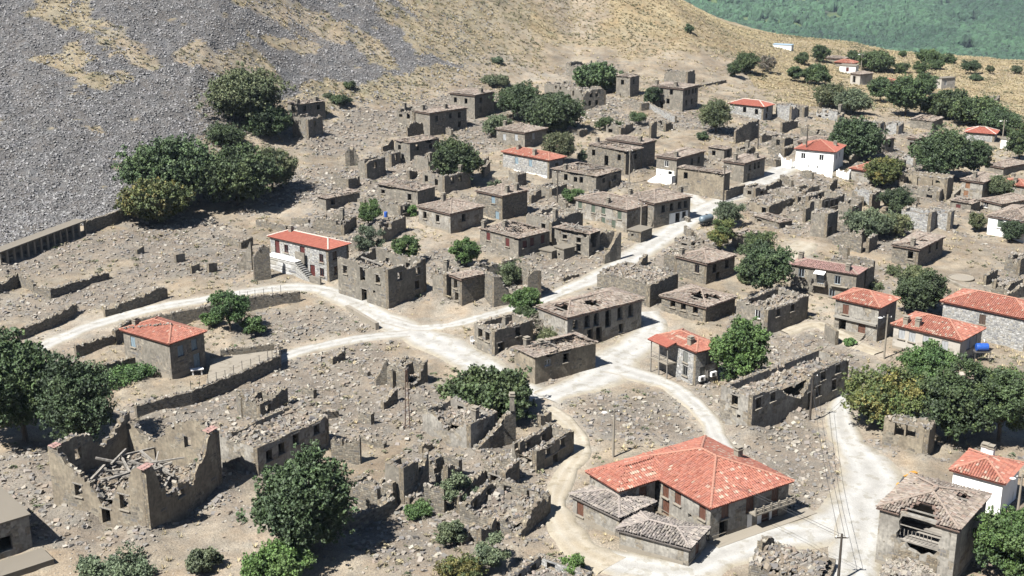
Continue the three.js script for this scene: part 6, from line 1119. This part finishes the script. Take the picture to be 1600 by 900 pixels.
{ // shattered house: torn front with inner floor and a hanging balcony rail
  const { g, l, h, w } = find('tall shattered house');
  boxAt('inner_wall', g, wallMat('p', 0), .2, h * .9, l - 1.2, 4.2, h * .45, -l / 2); boxAt('upper_floor', g, M.greyWood, 3.6, .16, l - 1.1, 2.3, h * .5, -l / 2);
  const rl = boxAt('hanging_rail', g, M.greyWood, .07, .07, l * .42, .25, h * .78, -l * .52); for (let i = 0; i < 9; i++) boxAt('baluster', rl, M.greyWood, .05, .6, .05, .25, h * .66, -l * .52 - l * .2 + i * l * .05);
  const r = rngOf(77), list = []; for (let i = 0; i < 900; i++) { const q = r(), z = -l * (.15 + .7 * r()), x = -2.2 * q * q, s = .1 + .4 * Math.pow(r(), 2.5), y = Math.max(0, (1 - q) * 1.5 * (1 - Math.pow((z / l + .5) * 2.2, 2))); list.push({ m: mat4(x, y - .05, z, r() * 6, r() * 6, r() * 6, s, s * .7, s), c: jitter(stonePal[Math.floor(r() * 6)], r) }); }
  inst('fallen_stones', STONES[2], M.stone, list, g);
}
{ // whitewashed porch house: outside stairs
  const { g, l, h } = find('whitewashed porch'), pr = 1.3; mesh('porch', box(pr, h * .4, l * .55, -pr / 2 - .05, h * .2 - .2, -l * .3), wallMat('w'), g);
  for (let i = 0; i < 8; i++) boxAt('step', g, M.white, 1.1, h * .38 * (1 - i / 8) + .6, .32, -pr * .5 - .1, h * .19 * (1 - i / 8) - .3, -l * .6 - .2 - i * .33);
}
{ // tan house: upper floor canopy and steps
  const { g, l, h } = find('tan house with red hip roof'); boxAt('jetty', g, wallMat('p', 1), .35, h * .06, l - .1, -.18, h * .47, -l / 2);
  for (let i = 0; i < 4; i++) boxAt('step', g, M.concrete, .32, .16 * (4 - i) + .4, 1.2, -.2 - i * .325, .08 * (4 - i) - .2, -l * .35);
}
{ const { g, h, w } = find('bare concrete shelter'); boxAt('terrace_slab', g, M.oldConcrete, w + 1, .5, 2.6, w / 2, .15, 2.2); }

// ---------- water channel on piers ----------
{
  const [ax, ad] = SPOTS.col0, [bx, bd] = SPOTS.col1, len = Math.hypot(bx - ax, bd - ad), a = Math.atan2(bd - ad, bx - ax), g = new THREE.Group(); g.name = 'pier_gallery'; g.position.set(ax, H(ax, ad), -ad); g.rotation.y = a; scene.add(g); tag(g, 'long roofed stone gallery on square piers at the scree foot', 'gallery');
  const dy = H(bx, bd) - H(ax, ad), top = f => 2.1 + dy * f; const slab = new THREE.BoxGeometry(len, .22, 2.2, 1, 1, 1); const p = slab.attributes.position; for (let i = 0; i < p.count; i++) p.setY(i, p.getY(i) + (p.getX(i) > 0 ? dy : 0)); slab.translate(len / 2, 2.2, -1.1); mesh('slab_roof', slab, M.oldConcrete, g);
  for (let i = 0; i <= 13; i++) { const f = i / 13; boxAt('pier', g, M.concrete, .28, 3, .3, .2 + (len - .4) * f, top(f) - 1.52, -.2); }
  const bk = new THREE.BoxGeometry(len, 3, .3, 1, 1, 1), q = bk.attributes.position; for (let i = 0; i < q.count; i++) q.setY(i, q.getY(i) + (q.getX(i) > 0 ? dy : 0)); mesh('back_wall', bk.translate(len / 2, .57, -2.0), wallMat('m'), g);
}
// ---------- small things ----------
function thing(name, label, cat, [x, d], turn = 0) { const g = new THREE.Group(); g.name = numbered(name); g.position.set(x, G(x, d), -d); g.rotation.y = turn; scene.add(g); return tag(g, label, cat); }
function wheel(p, x, y, z, r, w = .2) { const t = mesh('wheel', new THREE.TorusGeometry(r * .75, r * .27, 8, 18).translate(x, y, z), M.rubber, p); mesh('hub', new THREE.CylinderGeometry(r * .5, r * .5, w, 12).rotateX(Math.PI / 2).translate(x, y, z), M.metal, t); }
{ // excavator behind the shattered house
  const g = thing('excavator', 'yellow excavator with raised boom behind the shattered house', 'excavator', SPOTS.exc, 3.6); g.scale.setScalar(.8);
  for (const z of [-.75, .75]) { const t = mesh('track', new THREE.CapsuleGeometry(.28, 1.5, 4, 10).rotateZ(Math.PI / 2).scale(1, 1, .8).translate(0, .3, z), M.rubber, g); }
  boxAt('body', g, M.yellow, 1.6, .7, 1.4, -.2, .95, 0); boxAt('cab', g, M.yellow, .8, .9, .6, .2, 1.7, .35); boxAt('cab_window', g, M.glass, .02, .6, .5, .612, 1.75, .35);
  const bar = (n, m, x0, y0, x1, y1, t) => { const l = Math.hypot(x1 - x0, y1 - y0); mesh(n, new THREE.BoxGeometry(l, t, .22).rotateZ(Math.atan2(y1 - y0, x1 - x0)).translate((x0 + x1) / 2, (y0 + y1) / 2, -.2), m, g); };
  bar('boom', M.yellow, .5, 1.1, 1.4, 2.3, .26); bar('boom', M.yellow, 1.4, 2.3, 2.2, 2.2, .2); bar('stick', M.iron, 2.1, 2.25, 2.7, 1.5, .18); mesh('bucket', new THREE.CylinderGeometry(.3, .3, .5, 10, 1, false, 0, 4).rotateX(Math.PI / 2).translate(2.8, 1.2, -.2), M.yellow, g);
}
{ // tank trailer
  const g = thing('tank_trailer', 'blue grey tank trailer parked under the roadside olive', 'trailer', SPOTS.tank, .75);
  mesh('tank', new THREE.CapsuleGeometry(.62, 1.9, 6, 16).rotateZ(Math.PI / 2).translate(0, 1.15, 0), std({ color: new THREE.Color().setRGB(.16, .21, .24), roughness: .45 }), g); boxAt('chassis', g, M.iron, 3.2, .14, .8, 0, .55, 0); mesh('drawbar', limb([V(1.5, .55, 0), V(2, .5, 0), V(2.4, .4, 0)], .05, .04, 5), M.iron, g);
  for (const x of [-.5, .5]) for (const z of [-.55, .55]) wheel(g, x, .36, z, .36); mesh('filler_cap', new THREE.CylinderGeometry(.18, .18, .15, 12).translate(0, 1.82, 0), M.metal, g);
}
const barrel = (g, x, y, z, s, turn) => { const pts = [[0, 0], [.28, 0], [.3, .04], [.3, .3], [.315, .33], [.3, .36], [.3, .6], [.315, .63], [.3, .66], [.3, .86], [.27, .9], [0, .9]].map(p => new THREE.Vector2(...p)); return mesh('barrel_body', new THREE.LatheGeometry(pts, 18).rotateZ(turn).scale(s, s, s).translate(x, y, z), M.blue, g); };
{ const g = thing('plastic_barrel', 'upright blue barrel inside the low tan yard house', 'barrel', SPOTS.barrel); barrel(g, 0, .3, 0, 1.0, 0); boxAt('plinth', g, M.concrete, .8, .4, .8, 0, .1, 0); }
{ const g = thing('water_tank', 'blue plastic water tank lying on a stand by the cream house', 'water tank', SPOTS.bluetank); barrel(g, .7, 1.78, 0, 1.6, Math.PI / 2); boxAt('stand_top', g, M.metal, 2, .08, 1, 0, 1.25, 0); for (const x of [-.9, .9]) for (const z of [-.4, .4]) boxAt('stand_leg', g, M.metal, .07, 1.5, .07, x, .5, z); mesh('fill_pipe', new THREE.CylinderGeometry(.06, .06, .3, 8).translate(.2, 2.6, 0), M.white, g); }
{ const g = thing('plastic_chair', 'white plastic chair at the corner of the low roofless house', 'chair', SPOTS.chair, .6); boxAt('seat', g, M.white, .5, .05, .48, 0, .45, 0); boxAt('backrest', g, M.white, .5, .5, .05, 0, .75, -.23); for (const x of [-.22, .22]) for (const z of [-.2, .2]) boxAt('leg', g, M.white, .05, .46, .05, x, .21, z); }
{ const g = thing('garden_table', 'white slab table before the blue shuttered lane house', 'table', SPOTS.table, .4); boxAt('top', g, M.white, 1.5, .1, .7, 0, .7, 0); for (const x of [-.5, .5]) boxAt('leg', g, M.white, .14, .75, .5, x, .3, 0); }
{ const g = thing('threshing_floor', 'round pale concrete disc on the dry terrace', 'threshing floor', SPOTS.disc); mesh('disc', new THREE.CylinderGeometry(1.7, 1.8, .6, 28).translate(0, 0, 0), M.concrete, g); mesh('rim', new THREE.TorusGeometry(1.72, .1, 6, 28).rotateX(Math.PI / 2).translate(0, .3, 0), M.concrete, g); }
BOULDERS.forEach(([x, d, s], i) => { const r = rngOf(300 + i), g = new THREE.IcosahedronGeometry(1, 1), p = g.attributes.position; for (let k = 0; k < p.count; k++) { const v = V(p.getX(k), p.getY(k), p.getZ(k)), n = .75 + .5 * hash(Math.round(v.x * 40), Math.round(v.y * 40) * 3 + Math.round(v.z * 40), i); p.setXYZ(k, v.x * n * s * .6, v.y * n * s * .3, v.z * n * s * .42); } g.computeVertexNormals(); const m = mesh('boulder', g, std({ color: new THREE.Color().setRGB(...stonePal[(i + 3) % 6]) })); m.position.set(x, G(x, d) + s * .12, -d); m.rotation.set((r() - .5) * .5, r() * 6, (r() - .5) * .5); tag(m, 'flat fallen stone slab lying in the rubble', 'boulder', 'fallen slabs in the rubble'); });
['garden wall', 'stone barn terrace', 'lane retaining wall'].forEach((where, fi) => { const f = FENCES[fi], g = new THREE.Group(); g.name = numbered('wire_fence'); const [x0, d0] = f[0], y0 = G(x0, d0), base = fi === 1 ? 0 : 1.3; g.position.set(x0, y0, -d0); scene.add(g); tag(g, 'thin wire fence on iron posts along the ' + where, 'fence'); const tops = []; for (let i = 0; i + 1 < f.length; i++) { const n = 3; for (let k = 0; k < n + (i + 2 === f.length ? 1 : 0); k++) { const t = k / n, x = f[i][0] + (f[i + 1][0] - f[i][0]) * t, d = f[i][1] + (f[i + 1][1] - f[i][1]) * t; const b = V(x - x0, G(x, d) - y0 + base, -(d - d0)); mesh('post', new THREE.CylinderGeometry(.035, .035, 1.8, 6).translate(b.x, b.y + .5, b.z), M.metal, g); tops.push(b); } } for (const hgt of [.5, .9, 1.3]) for (let i = 0; i + 1 < tops.length; i++) mesh('strand', limb([tops[i].clone().setY(tops[i].y + hgt), tops[i].clone().lerp(tops[i + 1], .5).add(V(0, hgt - .02, 0)), tops[i + 1].clone().setY(tops[i + 1].y + hgt)], .008, .008, 3), M.metal, g); });

{ // paved yard beside the lane house
  const sh = new THREE.Shape(YARD.map(p => new THREE.Vector2(p[0], p[1]))), g0 = new THREE.ShapeGeometry(sh), p = g0.attributes.position; let g = g0;
  for (let i = 0; i < p.count; i++) { const x = p.getX(i), d = p.getY(i); p.setXYZ(i, x, H(x, d) + .42, -d); }
  g.computeVertexNormals(); tag(mesh('courtyard_paving', g, M.concrete), 'grey paved yard beside the lane house', null, null, 'structure');
}
renderer.render(scene, camera);
